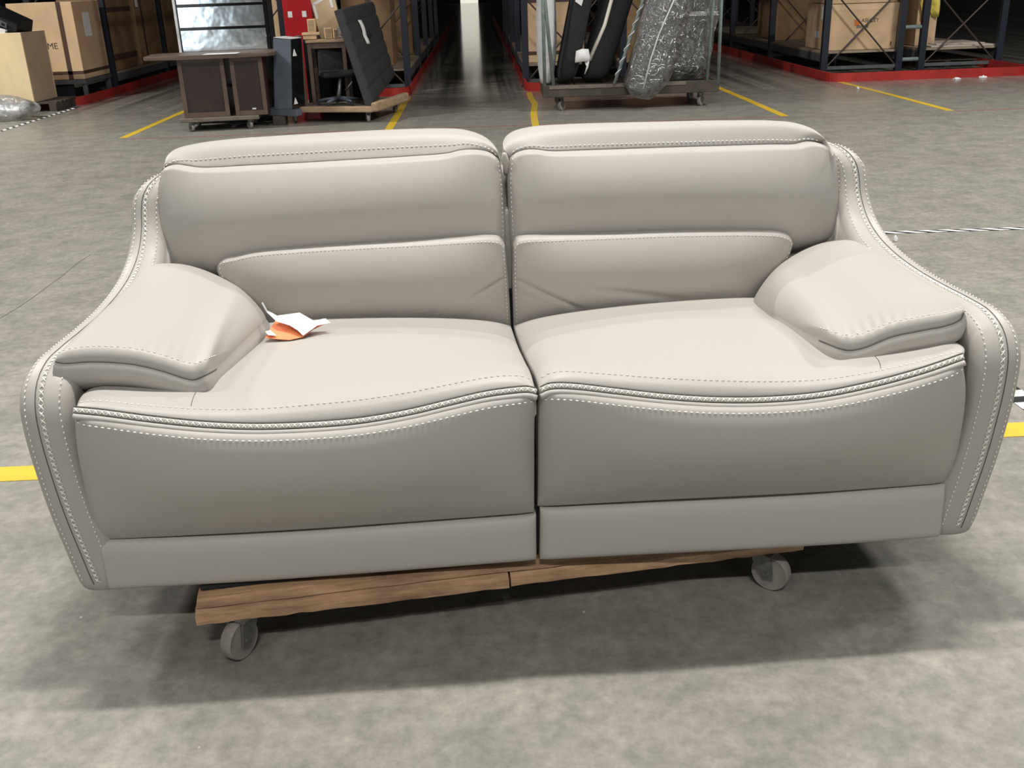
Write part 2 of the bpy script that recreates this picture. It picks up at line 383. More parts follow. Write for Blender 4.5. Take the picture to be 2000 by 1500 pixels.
def stitch_line(mb, fP, fN, u0, u1, length, pitch=0.0085, L=0.006, r=0.0013, lift=0.0008):
    n = max(2, int(length / pitch))
    for i in range(n):
        u = u0 + (u1 - u0) * (i + 0.5) / n; e = 0.3 * (u1 - u0) / n
        p = fP(u); t = fP(u + e) - fP(u - e); nn = fN(u)
        mb.dash(p + nn * lift, t, nn, L, r)

# ================================================================== SETTING
HX0, HX1, HY0, HY1, HZ = -16.0, 16.0, -9.0, 78.0, 9.5
fl = MB(); fl.box((HX0, HY0, -0.2), (HX1, HY1, 0)); floor = struct(fl.build('floor', M['floor']))
struct(MB().box((HX0, HY0, HZ), (HX1, HY1, HZ + 0.2)).build('ceiling', M['ceil']))
struct(MB().box((HX0 - 0.2, HY0, 0), (HX0, HY1, HZ)).build('wall_left', M['wall']))
struct(MB().box((HX1, HY0, 0), (HX1 + 0.2, HY1, HZ)).build('wall_right', M['wall']))
struct(MB().box((HX0, HY0 - 0.2, 0), (-11.0, HY0, HZ)).box((-5.6, HY0 - 0.2, 0), (5.6, HY0, HZ)).box((-11.0, HY0 - 0.2, 4.4), (-5.6, HY0, HZ)).box((11.0, HY0 - 0.2, 0), (HX1, HY0, HZ)).box((5.6, HY0 - 0.2, 4.4), (11.0, HY0, HZ)).build('wall_front', M['wall']))
for nd, xa in ((2, -11.0), (3, 5.6)):  # left door shows in the mirrors; right one added to even the front fill
    dk2 = struct(MB().box((xa, HY0 - 0.16, 0), (xa + 5.4, HY0 - 0.12, 4.4)).build('door_%d' % nd, M['dock']))
    MB().box((xa - .1, HY0, 0), (xa, HY0 + .05, 4.5)).box((xa + 5.4, HY0, 0), (xa + 5.5, HY0 + .05, 4.5)).box((xa, HY0, 4.4), (xa + 5.4, HY0 + .05, 4.5)).build('door_frame', M['rackgrey'], dk2)
struct(MB().box((HX0, HY1, 0), (-1.25, HY1 + 0.2, HZ)).box((0.05, HY1, 0), (HX1, HY1 + 0.2, HZ)).box((-1.25, HY1, 4.2), (0.05, HY1 + 0.2, HZ)).build('wall_back', M['wall']))
dr = struct(MB().box((-1.25, HY1 + 0.12, 0), (0.05, HY1 + 0.16, 4.2)).build('door_1', M['daylight']))
MB().box((-1.31, HY1 - 0.03, 0), (-1.25, HY1, 4.26)).box((0.05, HY1 - 0.03, 0), (0.11, HY1, 4.26)).box((-1.25, HY1 - 0.03, 4.2), (0.05, HY1, 4.26)).build('door_frame', M['rackgrey'], dr)
bl = thing('bulkhead_lamp', 'small lit bulkhead lamp above the doorway at the far aisle end', 'lamp', (-0.35, HY1, 7.9))
MB().lathe([(0.16, 0), (0.16, -0.06), (0.13, -0.1)], 20, 'Y').build('lamp_body', M['rackgrey'], bl)
MB().lathe([(0.12, -0.1), (0.10, -0.15), (0.04, -0.18)], 20, 'Y').build('lamp_glass', M['bulb'], bl, True)

# ================================================================== SOFA
sofa = thing('sofa', 'grey leather two-seat recliner sofa with contrast stitching on a low wooden dolly', 'sofa', tuple(SO), STH)
LM = M['leather']
KB = 0.13                                  # lean of the back
# ---- outlines, left half (0) and right half (1), surveyed from the photograph
SEAM = [[(147, 804), (200, 809), (300, 822), (400, 832), (500, 836), (600, 833), (700, 825), (800, 808), (880, 789), (950, 773), (1000, 766), (1030, 764), (1047, 768)],
        [(1055, 766), (1070, 759), (1085, 757), (1120, 758), (1200, 767), (1300, 778), (1400, 784), (1500, 783), (1600, 774), (1700, 754), (1800, 727), (1878, 700)]]
YS = -0.085
seam3 = [SYs(p, YS) for p in SEAM]
# ---- hidden frame, black so that gaps and underside read as shadow
MB().box((-0.97, 0.03, 0.172), (0.97, 0.90, 0.30)).box((-0.90, 0.03, 0.30), (0.90, 0.62, 0.46)).box((-0.90, 0.72, 0.30), (0.90, 0.86, 0.60)).bevel(0.01).build('frame', M['under'], sofa)
MB().box((-0.91, 0.735, 0.42), (0.91, 0.80, 0.82)).bevel(.01).build('inner_back', LM, sofa)
bp_ = Patch([(-0.93, 0.90, 0.17), (0.93, 0.90, 0.17)], [(-0.90, 0.88, 0.92), (0.90, 0.88, 0.92)], [(-0.93, 0.90, 0.17), (-0.90, 0.88, 0.92)], [(0.93, 0.90, 0.17), (0.90, 0.88, 0.92)], (0, 1, 0), 0.02, (0.05,) * 4, 0.01)
bp_.mesh('back_panel', LM, sofa, 20, 16, 0.06, 0.02)

# ---- arm panels: closed D-shaped loop of rounded sections around the edge
def arm_panel(sg):
    y_off = 0.0
    path = [(.05, .149, .978), (.016, .158, .980), (.004, .19, .983), (-.008, .27, .990), (-.022, .37, .998), (-.032, .47, 1.003), (-.038, .56, 1.005), (-.032, .625, 1.005), (-.005, .668, 1.003), (.05, .692, 1.0), (.13, .697, .995),
            (.24, .697, .988), (.36, .702, .978), (.48, .715, .970), (.575, .738, .964), (.65, .775, .960), (.695, .825, .957), (.712, .87, .955), (.722, .905, .948), (.745, .932, .932), (.785, .948, .908), (.83, .945, .895),
            (.862, .92, .897), (.88, .86, .91), (.885, .75, .93), (.89, .55, .95), (.89, .35, .965), (.87, .20, .975), (.80, .155, .975), (.60, .15, .978), (.35, .148, .978), (.14, .148, .978)]
    cf = curve_pts([(sg * p[2], p[0], p[1]) for p in path], closed=True)
    A = np.array([0, 0.72, 0.40]); n = 150
    bm = bmesh.new(); rings = []
    def frame(u):
        p = cf(u % 1.0); t = cf((u + .003) % 1.0) - cf((u - .003) % 1.0); t[0] = 0; t = _n(t)
        nn = np.array([0, -t[2], t[1]]);
        return p, t, nn
    T0 = 0.056
    def TT(u): return 0.056 - 0.011 * min(1, max(0, (frame(u)[0][2] - .72) / .12))
    def sec(u, a):                       # a in [0, pi]: around the rounded edge from inner to outer
        p, t, nn = frame(u)
        ca, sa = math.cos(a), math.sin(a)
        sx = -np.sign(ca) * abs(ca) ** 0.75 * TT(u); sn = abs(sa) ** 0.8 * 0.042 - 0.042
        return p + np.array([sg * sx, 0, 0]) + nn * (sn + 0.004)
    for i in range(n):
        u = i / n; p, t, nn = frame(u); ring = []; T = TT(u)
        for dpt in (0.75, 0.4, 0.12):
            q = p + (np.array([p[0], A[1], A[2]]) - p) * dpt + np.array([-sg * T * (1.0 + 0.12 * math.sin(math.pi * dpt)), 0, 0]); q[0] += -sg * 0; ring.append(q)
        for k in range(13): ring.append(sec(u, math.pi * k / 12))
        for dpt in (0.12, 0.4, 0.75):
            q = p + (np.array([p[0], A[1], A[2]]) - p) * dpt + np.array([sg * T * (1.0 + 0.12 * math.sin(math.pi * dpt)), 0, 0]); ring.append(q)
        rings.append([bm.verts.new(tuple(q)) for q in ring])
    m_ = len(rings[0])
    for i in range(n):
        a, b = rings[i], rings[(i + 1) % n]
        for k in range(m_ - 1): bm.faces.new([a[k], a[k + 1], b[k + 1], b[k]])
    for k, s_ in ((0, -1), (m_ - 1, 1)):
        c = bm.verts.new((sg * (0.975 + s_ * T0 * 1.05), A[1], A[2]))
        for i in range(n): bm.faces.new([rings[i][k], rings[(i + 1) % n][k], c])
    bmesh.ops.recalc_face_normals(bm, faces=bm.faces)
    me = bpy.data.meshes.new('arm_panel'); bm.to_mesh(me); bm.free(); me.polygons.foreach_set('use_smooth', [True] * len(me.polygons))
    o = link('arm_panel', me, LM, sofa)
    st = MB()
    def nrm(u, a):
        p = sec(u, a); du = sec(u + .002, a) - sec(u - .002, a); da = sec(u, a + .05) - sec(u, a - .05)
        q = _n(np.cross(du, da)); c = frame(u)[0] - frame(u)[2] * 0.04
        return q if q @ (p - c) > 0 else -q
    U1 = 0.665                                  # up to the top of the wing
    for a in (1.02, 2.12): stitch_line(st, lambda u: sec(u, a), lambda u: nrm(u, a), 0.022, U1, cf.length * U1, 0.0135, 0.0075, 0.0020, 0.001)
    k = int(cf.length * U1 / 0.0145)
    for i in range(k):
        u = 0.022 + (U1 - .022) * (i + .5) / k; a = 1.57; p = sec(u, a); nn = nrm(u, a); t = _n(sec(u + .002, a) - sec(u - .002, a)); b = _n(np.cross(nn, t))
        for sgn in (1, -1): st.dash(p + nn * 0.0012, t * 0.9 + b * sgn * 0.75, nn, 0.0175, 0.0023)
    stuff(st.build('stitching', M['thread'], o))
    # seam groove beside the cross stitch
    sg_ = MB(); sg_.tube([sec(.02 + (U1 - .02) * i / 140, 1.70) + nrm(.02 + (U1 - .02) * i / 140, 1.70) * 0.0002 for i in range(141)], 0.0010, 5)
    sg_.build('seam', M['groove'], o)
    return o
for sg in (-1, 1): arm_panel(sg)

# ---- seats
for h in (0, 1):
    sg = -1 if h == 0 else 1
    front = seam3[h]
    xin = sg * 0.004
    inner = [tuple(front[-1 if h == 0 else 0]), (xin, -0.03, .632), (xin, .14, .598), (xin, .39, .548), (xin, .68, .508)]
    back = [(sg * .93, .66, .525), (sg * .78, .67, .54), (sg * .60, .68, .552), (sg * .35, .68, .548), (sg * .12, .68, .528), (xin, .68, .508)]
    oe = front[0 if h == 0 else -1]
    outer = [tuple(oe), (sg * .935, 0.0, .632), (sg * .935, .2, .60), (sg * .935, .45, .56), (sg * .93, .66, .525)]
    if h == 0: B_, T_, L_, R_ = front, back, outer, inner; rad = (0.05, 0.07, 0.018, 0.10)
    else: B_, T_, L_, R_ = front, back[::-1], inner, outer; rad = (0.07, 0.05, 0.018, 0.10)
    def extra(u, v, h=h):
        d = (1 - u if h == 0 else u)           # distance from the middle of the sofa
        return 0.034 * math.exp(-((d - 0.42) / 0.26) ** 2) * math.sin(math.pi * min(1, v * 1.15 + 0.02) ** 0.8) if v < 0.85 else 0.034 * math.exp(-((d - 0.42) / 0.26) ** 2) * max(0, math.sin(math.pi * min(1, v * 1.15 + 0.02) ** 0.8))
    seat = Patch(B_, T_, L_, R_, (0, -0.15, 1), 0.016, rad, 0.020, extra)
    so = seat.mesh('seat_cushion', LM, sofa, 64, 44, 0.09, 0.03)
    # footrest panel below the seam
    if h == 0:
        bot = SYs([(197, 1053), (400, 1043), (600, 1032), (800, 1018), (1047, 1000)], 0.012)
        le = SYs([(197, 1053), (178, 1000), (162, 930), (150, 860), (146, 820)], 0.012, -0.29, 0.298); le[-1] = np.array(front[0])
        re = [(-.004, .012, bot[-1][2]), (-.004, -.03, .42), (-.004, -.065, .54), tuple(front[-1])]
    else:
        bot = SYs([(1056, 988), (1300, 975), (1600, 960), (1843, 943)], 0.012)
        le = [(.004, .012, bot[0][2]), (.004, -.03, .42), (.004, -.065, .54), tuple(front[0])]
        re = SYs([(1843, 943), (1862, 900), (1877, 830), (1884, 760), (1881, 715)], 0.012, -0.29, 0.298); re[-1] = np.array(front[-1])
    bot[0] = np.array(le[0]); bot[-1] = np.array(re[0])
    foot = Patch(bot, front, le, re, (0, -1, 0.0), 0.026, (0.045, 0.045, 0.10, 0.016), 0.040, None, 2.0, 1.5)
    fo = foot.mesh('footrest_panel', LM, sofa, 64, 40, 0.05, 0.0)
    # piping, braid and stitching on the seam
    fc = curve_pts(front); N_ = 170
    out = _n(np.array([0, -0.80, 0.60])); dn = _n(np.array([0, -0.60, -0.80]))
    seampt = lambda u: fc(u)
    MB().tube([seampt(i / N_) + out * 0.009 + dn * 0.012 for i in range(N_ + 1)], 0.0062, 8).build('piping', LM, so, True)
    MB().tube([seampt(i / N_) + out * 0.0075 - dn * 0.001 for i in range(N_ + 1)], 0.0062, 8).build('braid_tape', LM, so, True)
    MB().tube([seampt(i / N_) + out * 0.0085 - dn * 0.0085 for i in range(N_ + 1)], 0.0019, 6).build('seam', M['groove'], so, True)
    st = MB(); k = int(fc.length / 0.0125)
    for i in range(k):
        u = (i + .5) / k; t = _n(fc(min(1, u + .004)) - fc(max(0, u - .004))); p = seampt(u) + out * 0.0142 - dn * 0.001
        for s2 in (1, -1): st.dash(p, t * 0.85 + dn * s2 * 0.75, out, 0.0155, 0.0016)
    v1 = 0.030 / seat.V; v2 = 1 - 0.017 / foot.V
    stitch_line(st, lambda u: seat.P(u, v1), lambda u: seat.N(u, v1), 0.006, 0.994, fc.length, 0.0125, 0.0085, 0.0017)
    stitch_line(st, lambda u: foot.P(u, v2), lambda u: foot.N(u, v2), 0.006, 0.994, fc.length, 0.0125, 0.0085, 0.0017)
    stuff(st.build('stitching', M['thread'], so))
    # faint seam across the front corner of the seat
    ux = 0.245 if h == 0 else 0.80
    MB().tube([seat.P(ux + (0.012 if h == 0 else -0.02) * (t / 12.), v1 + 0.012 + 0.17 * t / 12) + seat.N(ux, 0.1) * 0.0001 for t in range(13)], 0.0008, 5).build('seam', M['groove'], so)
    # kick panel
    if h == 0:
        kt = SYs([(193, 1056), (400, 1047), (600, 1036), (800, 1022), (1047, 1005)], 0.004)
        kb = SYs([(214, 1149), (400, 1139), (600, 1126), (800, 1111), (1048, 1092)], 0.004)
    else:
        kt = SYs([(1055, 993), (1300, 979), (1600, 963), (1846, 946)], 0.004)
        kb = SYs([(1054, 1092), (1200, 1084), (1500, 1069), (1700, 1057), (1834, 1046)], 0.004)
    kp = Patch(kb, kt, [kb[0], kt[0]], [kb[-1], kt[-1]], (0, -1, 0), 0.016, (0.012, 0.03, 0.018, 0.03) if h == 0 else (0.03, 0.012, 0.018, 0.03), 0.006)
    kp.mesh('kick_panel', LM, sofa, 40, 14, 0.03, 0.0)

# ---- backs
HS = [[(318, 332), (328, 325), (345, 321), (370, 324), (392, 327), (500, 322), (600, 317), (700, 311), (800, 305), (875, 299), (900, 293), (930, 292), (955, 297), (976, 311)],
      [(996, 307), (1008, 298), (1028, 292), (1050, 292), (1072, 295), (1150, 293), (1300, 288), (1400, 285), (1500, 282), (1551, 281), (1573, 276), (1594, 278), (1614, 287), (1629, 301)]]
HT = [[(320, 327), (326, 305), (343, 291), (380, 281), (450, 272), (550, 265), (650, 259), (750, 254), (850, 251), (905, 253), (943, 265), (965, 283), (976, 305)],
      [(984, 292), (982, 279), (988, 266), (1005, 255), (1040, 247), (1100, 243), (1200, 240), (1300, 238), (1400, 236), (1500, 236), (1550, 240), (1585, 252), (1607, 269), (1620, 286), (1629, 300)]]
PB = [[(332, 523), (350, 528), (400, 534), (460, 545), (600, 535), (800, 515), (930, 505), (988, 500)],
      [(1000, 500), (1060, 497), (1200, 492), (1400, 488), (1530, 492), (1570, 484), (1600, 475), (1619, 468)]]
PL = [[(332, 523), (320, 508), (313, 470), (309, 420), (309, 370), (318, 332)], [(1000, 500), (996, 470), (992, 400), (991, 345), (996, 307)]]
PR = [[(988, 500), (988, 465), (986, 400), (982, 345), (976, 311)], [(1619, 468), (1633, 450), (1638, 420), (1637, 375), (1634, 332), (1629, 301)]]
LT = [[(428, 512), (440, 504), (465, 498), (500, 490), (600, 481), (700, 475), (800, 470), (900, 464), (955, 462), (975, 466), (986, 480)],
      [(1003, 482), (1010, 468), (1025, 463), (1080, 460), (1200, 455), (1300, 451), (1400, 449), (1480, 449), (1522, 452), (1540, 459), (1549, 474)]]
LL = [[(520, 668), (500, 628), (480, 606), (450, 571), (432, 546), (424, 526), (428, 512)], [(1003, 655), (1002, 600), (1001, 540), (1003, 482)]]
LR = [[(999, 655), (996, 600), (992, 540), (986, 480)], [(1452, 640), (1468, 604), (1490, 572), (1516, 540), (1540, 502), (1549, 474)]]
LB = [[(520, 668), (600, 664), (700, 660), (800, 656), (900, 656), (999, 655)], [(1003, 655), (1100, 645), (1200, 640), (1300, 637), (1400, 637), (1452, 640)]]
YB = 0.75
for h in (0, 1):
    k = KB
    top = SYs(HS[h], YB, k, .88); bot = SYs(PB[h], YB, k, .88); le = SYs(PL[h], YB, k, .88); re = SYs(PR[h], YB, k, .88)
    d_ = _n(np.array([0, -1, k]))
    def wr(u, v, h=h):                         # pull creases at the inner lower corner
        c = (1 - u if h == 0 else u); r = 0
        for s0, sl in ((0.10, 1.4), (0.17, 0.9)):
            r -= 0.006 * math.exp(-((v - s0 - sl * c) / 0.02) ** 2) * math.exp(-(c / 0.07) ** 2)
        return r
    up = Patch(bot, top, le, re, d_, 0.040, (0.045, 0.045, 0.16, 0.012), 0.042, wr, 2.0, 1.35)
    bo = up.mesh('backrest', LM, sofa, 72, 44, 0.11, 0.01)
    # headrest roll
    ht = SYs(HT[h], 0.885, 2.0, 1.045)
    hl = [top[0], (top[0] * .4 + np.array(ht[0]) * .6), np.array(ht[0])]; hr = [top[-1], (top[-1] * .4 + np.array(ht[-1]) * .6), np.array(ht[-1])]
    hd = Patch(top, ht, hl, hr, (0, -0.62, 0.78), 0.004, (0.03, 0.03, 0.006, 0.05), 0.022, None, 2.0, 1.3)
    ho = hd.mesh('headrest', LM, bo, 72, 24, 0.13, 0.015)
    # lumbar cushion
    yl = 0.672; kl = -0.10
    lt = SYs(LT[h], yl, kl, .76); lb = SYs(LB[h], yl, kl, .76); ll = SYs(LL[h], yl, kl, .76); lr = SYs(LR[h], yl, kl, .76)
    def wl(u, v, h=h):
        r = 0
        def cr(p, q, wd, amp):
            nonlocal r
            p, q = np.array(p), np.array(q); x = np.array([u, v]); t = np.clip((x - p) @ (q - p) / ((q - p) @ (q - p)), 0, 1); y = p + t * (q - p); dd = (x - y) * np.array([1, 0.42])
            r -= amp * math.exp(-(dd @ dd) / wd ** 2) * math.sin(math.pi * (0.12 + 0.78 * t))
        if h == 1:
            cr((0.0, .64), (.36, .15), .011, .011); cr((.30, .50), (.66, .34), .020, .0075); cr((.62, .36), (.9, .40), .02, .002)
            cr((0.0, .50), (.14, .34), .010, .002)
        else:
            cr((1.0, .66), (.86, .46), .009, .010); cr((.60, .14), (.70, .32), .012, .006); cr((.44, .14), (.52, .30), .012, .005); cr((.76, .12), (.86, .32), .012, .005)
        return r
    lum = Patch(lb, lt, ll, lr, (0, -1, -.05), 0.014, (0.03, 0.03, 0.08, 0.012), 0.046, wl, 2.0, 1.3)
    lo_ = lum.mesh('lumbar_cushion', LM, bo, 90, 50, 0.07, 0.01)
    st = MB()
    stitch_line(st, lambda u: hd.P(u, 0.0055 / hd.V), lambda u: hd.N(u, 0.08), 0.01, 0.99, hd.B.length, 0.0125, 0.0088, 0.0019, 0.0012)
    ev = 1 - 0.0095 / lum.V
    stitch_line(st, lambda u: lum.P(u, ev), lambda u: lum.N(u, ev), 0.01, 0.99, lum.T.length, 0.0105, 0.0072, 0.0015)
    for e in (0.012 / lum.U, 1 - 0.012 / lum.U):
        stitch_line(st, lambda v: lum.P(e, v), lambda v: lum.N(e, v), 0.02, 0.98, lum.L.length, 0.0115, 0.0078, 0.0015)
    for e in (0.010 / up.U, 1 - 0.010 / up.U):
        stitch_line(st, lambda v: up.P(e, v), lambda v: up.N(e, v), 0.02, 0.98, up.L.length, 0.0125, 0.0075, 0.0013)
    stuff(st.build('stitching', M['thread'], bo))
    MB().tube([hd.base(i / 160, 0) + d_ * 0.002 for i in range(161)], 0.0022, 6).build('seam', M['groove'], bo, True)
# folded liner flap in the gap between the backs
MB().tube([SY(985, 300, .72), SY(988, 318, .735), SY(989, 338, .74)], [0.006, 0.010, 0.005], 8).build('liner_flap', LM, sofa, True)

# ---- arm pads
for h in (0, 1):
    sg = -1 if h == 0 else 1
    yf = 0.015
    if h == 0:
        fr = SYs([(108, 703), (125, 706), (180, 703), (260, 708), (320, 722), (360, 735), (380, 738), (402, 729)], yf) + [np.array((-.672, .085, .652)), np.array((-.660, .155, .650))]
        ib = [tuple(fr[-1]), (-.645, .26, .648), (-.635, .38, .637), (-.645, .54, .605), (-.67, .63, .590)]
        ob = [tuple(fr[0]), (-.985, .12, .705), (-.98, .25, .705), (-.965, .42, .715), (-.945, .55, .735), (-.93, .63, .74)]
        bb = [(-.93, .63, .74), (-.85, .675, .715), (-.76, .68, .665), (-.67, .63, .590)]
        B_, T_, L_, R_ = fr, bb, ob, ib; rad = (0.03, 0.10, 0.016, 0.10)
    else:
        fr = [np.array((.638, .155, .632)), np.array((.643, .09, .641)), np.array((.653, .035, .647))] + SYs([(1641, 678), (1660, 681), (1690, 675), (1740, 655), (1800, 642), (1850, 632), (1876, 620), (1882, 607)], yf)
        ib = [tuple(fr[0]), (.632, .26, .622), (.624, .38, .607), (.640, .54, .578), (.665, .63, .563)]
        ob = [tuple(fr[-1]), (.975, .12, .690), (.97, .25, .690), (.955, .42, .698), (.935, .55, .708), (.92, .63, .715)]
        bb = [(.665, .63, .563), (.755, .68, .64), (.845, .675, .69), (.92, .63, .715)]
        B_, T_, L_, R_ = fr, bb, ib, ob; rad = (0.10, 0.03, 0.016, 0.10)
    def gather(u, v, h=h):
        a = 0.0025 if h == 1 else 0.0008
        return a * math.sin(u * 120) * math.exp(-(v / 0.12) ** 2) * max(0, min(1, (u - .22) * 8)) * max(0, min(1, (.8 - u) * 5)) * min(1, v * 25)
    pad = Patch(B_, T_, L_, R_, (0.10 * sg * -1, -0.12, 1), 0.024, rad, 0.030, gather)
    po = pad.mesh('armrest_pad', LM, sofa, 70, 56, 0.085, 0.035, True, 0.012)
    fcv = pad.B
    MB().tube([pad.base((i / 80) * .82 + (.18 if h else 0), 0) + np.array([0, -.0016, -.003]) for i in range(81)], 0.0018, 6).build('seam', M['groove'], po, True)
    st = MB(); v1 = 0.014 / pad.V
    stitch_line(st, lambda u: pad.P(u, v1), lambda u: pad.N(u, v1), 0.02 if h == 0 else .20, 0.80 if h == 0 else .98, fcv.length * .78, 0.0118, 0.0078, 0.0016)
    stuff(st.build('stitching', M['thread'], po))

# ================================================================== DOLLY under the sofa
DY = math.atan2(0.175, 1.315)
dol = thing('wooden_dolly', 'low worn wooden furniture dolly on casters under the grey sofa', 'dolly', (-0.678, 1.868, 0), DY)
def rough_beam(lo, hi, n=26, amp=0.0016, seed=1):
    rnd = random.Random(seed); mb = MB(); prof = []
    xs = np.linspace(lo[0], hi[0], n); rings = []
    for i, x in enumerate(xs):
        j = lambda a=amp: rnd.uniform(-a, a)
        r = [(x, lo[1] + j(), lo[2] + j()), (x, hi[1] + j(), lo[2] + j()), (x, hi[1] + j(), hi[2] + j(.001)), (x, lo[1] + 0.02 + j(), hi[2] + j(.001)), (x, lo[1] + j(.002), hi[2] - 0.012 + j(.002))]
        rings.append([mb.bm.verts.new(p) for p in r])
    for A, B in zip(rings, rings[1:]):
        for k in range(5): mb.bm.faces.new([A[k], A[(k + 1) % 5], B[(k + 1) % 5], B[k]])
    mb.bm.faces.new(rings[0][::-1]); mb.bm.faces.new(rings[-1]); return mb
rough_beam((0, 0, 0.103), (0.70, 0.09, 0.137), seed=3).build('plank', M['dollywood'], dol)
rough_beam((0.705, 0.004, 0.105), (1.42, 0.09, 0.137), seed=4).build('plank', M['dollywood'], dol)
rough_beam((0.003, 0.013, 0.1385), (1.416, 0.09, 0.151), seed=9, amp=.0012).build('plank', M['dollywood'], dol)
rough_beam((0, 0.56, 0.105), (1.42, 0.65, 0.150), seed=5).build('plank', M['dollywood'], dol)
for x in (0.0, 0.44, 0.88, 1.33): MB().box((x + .002, 0.092, 0.107), (x + 0.088, 0.558, 0.149)).bevel(.003).build('plank', M['dollywood'], dol)
MB().box((0.008, 0.060, 0.1515), (1.41, 0.645, 0.1635)).bevel(.004).build('rubber_mat', M['rubber'], dol)
def caster(parent, loc, r=0.047, rz=0.4, top=0.105, wd=0.03, wm='wheel'):
    c = bpy.data.objects.new('caster', None); COL.objects.link(c); c.parent = parent; c.location = loc; c.rotation_euler = (0, 0, rz); c.empty_display_size = .05
    h = wd / 2
    MB().lathe([(r * .35, -h * 1.05), (r * .82, -h * .9), (r * .95, -h), (r, -h * .6), (r, h * .6), (r * .95, h), (r * .82, h * .9), (r * .35, h * 1.05)], 28, 'X', (0, 0.02, r)).build('wheel', M[wm], c, 35)
    t = MB()
    for s in (-1, 1):
        x = s * (h + 0.006)
        t.prism([(0.02 - .013, r - .012), (0.02 + .013, r - .012), (0.03, r + .02), (0.024, top - .012), (-.024, top - .012), (-.02, r + .03)], x - .0025, x + .0025, 'X')
    t.box((-h - .009, -.025, top - .014), (h + .009, .025, top - .009)).lathe([(.024, top - .009), (.026, top - .004), (.02, top)], 18, 'Z')
    t.box((-.036, -.032, top - .003), (.036, .032, top))
    t.tube([(-h - .012, .02, r), (h + .012, .02, r)], .006, 10)
    t.build('fork', M['steel'], c)
    return c
for px, py, rz in ((0.095, 0.03, 2.5), (1.335, 0.035, -2.4), (0.1, 0.60, 2.2), (1.33, 0.60, 2.9)):
    caster(dol, (px, py, 0), rz=rz)

# ---- paper leaflet on the seat
lf = thing('paper_leaflet', 'crumpled white and orange paper leaflet lying on the left sofa seat', 'leaflet', tuple(SO), STH)
def sheet(pts3, faces, name, m, parent, th=0.0008, sub=2):
    bm = bmesh.new(); vs = [bm.verts.new(tuple(p)) for p in pts3]
    for f in faces: bm.faces.new([vs[i] for i in f])
    bmesh.ops.subdivide_edges(bm, edges=bm.edges[:], cuts=2, use_grid_fill=True)
    me = bpy.data.meshes.new(name); bm.to_mesh(me); bm.free(); o = link(name, me, m, parent)
    mo = o.modifiers.new('thickness', 'SOLIDIFY'); mo.thickness = th
    return o
q = lambda px, py, y: SY(px, py, y - 0.075)
sheet([q(518, 660, .415), q(565, 664, .395), q(592, 658, .405), q(612, 643, .440), q(640, 630, .485), q(604, 634, .490), q(570, 628, .500), q(540, 622, .505), q(529, 640, .465)],
      [(0, 1, 2, 8), (8, 2, 7), (7, 2, 6), (6, 2, 3, 5), (5, 3, 4)], 'orange_sheet', M['orange'], lf)['label'] = 'orange sheet'
sheet([q(511, 592, .50), q(513, 590, .50), q(522, 606, .49), q(541, 617, .48), q(585, 611, .52), q(613, 627, .49), q(636, 622, .47), q(646, 631, .45), q(620, 636, .435), q(592, 656, .400), q(582, 646, .41), q(566, 636, .43), q(540, 628, .45), q(521, 610, .49)],
      [(0, 1, 2, 13), (13, 2, 3, 12), (12, 3, 4, 11), (11, 4, 5, 10), (10, 5, 8, 9), (8, 5, 6, 7)], 'white_sheet', M['paper'], lf)['label'] = 'white sheet'
sheet([q(518, 648, .43), q(528, 645, .45), q(540, 656, .41), q(524, 655, .41)], [(0, 1, 2, 3)], 'white_tab', M['paper'], lf)

# ================================================================== FLOOR TAPES
def strip(a, b, wd, th=0.0015, z=0.0006):
    a, b = Vector((a[0], a[1], 0)), Vector((b[0], b[1], 0)); t = (b - a).normalized(); n = Vector((-t.y, t.x, 0)) * wd / 2
    return [a - n, b - n, b + n, a + n]
def tape(pts, wd, name, m, label, cat='tape', group=None, z=0.0006, th=0.0012):
    mb = MB(); P = [Vector((p[0], p[1], 0)) for p in pts]; L_, R_ = [], []
    for i, p in enumerate(P):
        t = (P[min(i + 1, len(P) - 1)] - P[max(i - 1, 0)]).normalized(); n = Vector((-t.y, t.x, 0)) * wd / 2
        L_.append(p - n); R_.append(p + n)
    for i in range(len(P) - 1):
        c = [L_[i], L_[i + 1], R_[i + 1], R_[i]]
        mb.hexa([(v.x, v.y, z) for v in c] + [(v.x, v.y, z + th) for v in c])
    bmesh.ops.remove_doubles(mb.bm, verts=mb.bm.verts, dist=1e-5)
    return tag(mb.build(name, m), label, cat, group)
tape([(-2.6, 2.885), (0, 2.888), (2.6, 2.888)], 0.103, 'floor_tape', M['yellow'], 'wide yellow floor tape running crosswise behind the sofa')
tape([(-3.79, 10.85), (-3.78, 14.0)], 0.085, 'floor_tape', M['yellow'], 'yellow floor tape beside the dark brown desk on the left')
tape([(-0.985, 10.3), (-0.985, 12), (-0.99, 13.95)], 0.085, 'floor_tape', M['yellow'], 'yellow floor tape beside the wooden cart, left edge of middle aisle')
tape([(0.545, 10.0), (0.55, 10.7), (0.58, 11.6), (0.65, 12.6), (0.63, 13.2), (0.645, 13.95)], 0.075, 'floor_tape', M['yellow'], 'wavy yellow floor tape left of the cage trolley')
tape([(3.14, 13.9), (3.15, 12.2), (3.15, 10.6)], 0.085, 'floor_tape', M['yellow'], 'yellow floor tape right of the cage trolley')
tape([(4.81, 13.9), (4.86, 12), (4.87, 10.55)], 0.08, 'floor_tape', M['yellow'], 'yellow floor tape running forward from the kerb of the right rack')
tape([(-3.75, 10.76), (-1.0, 10.7), (1.2, 10.62), (3.12, 10.56)], 0.045, 'floor_line', M['redline'], 'thin worn red line painted on the floor behind the sofa', 'line', z=0.0004, th=0.0004)
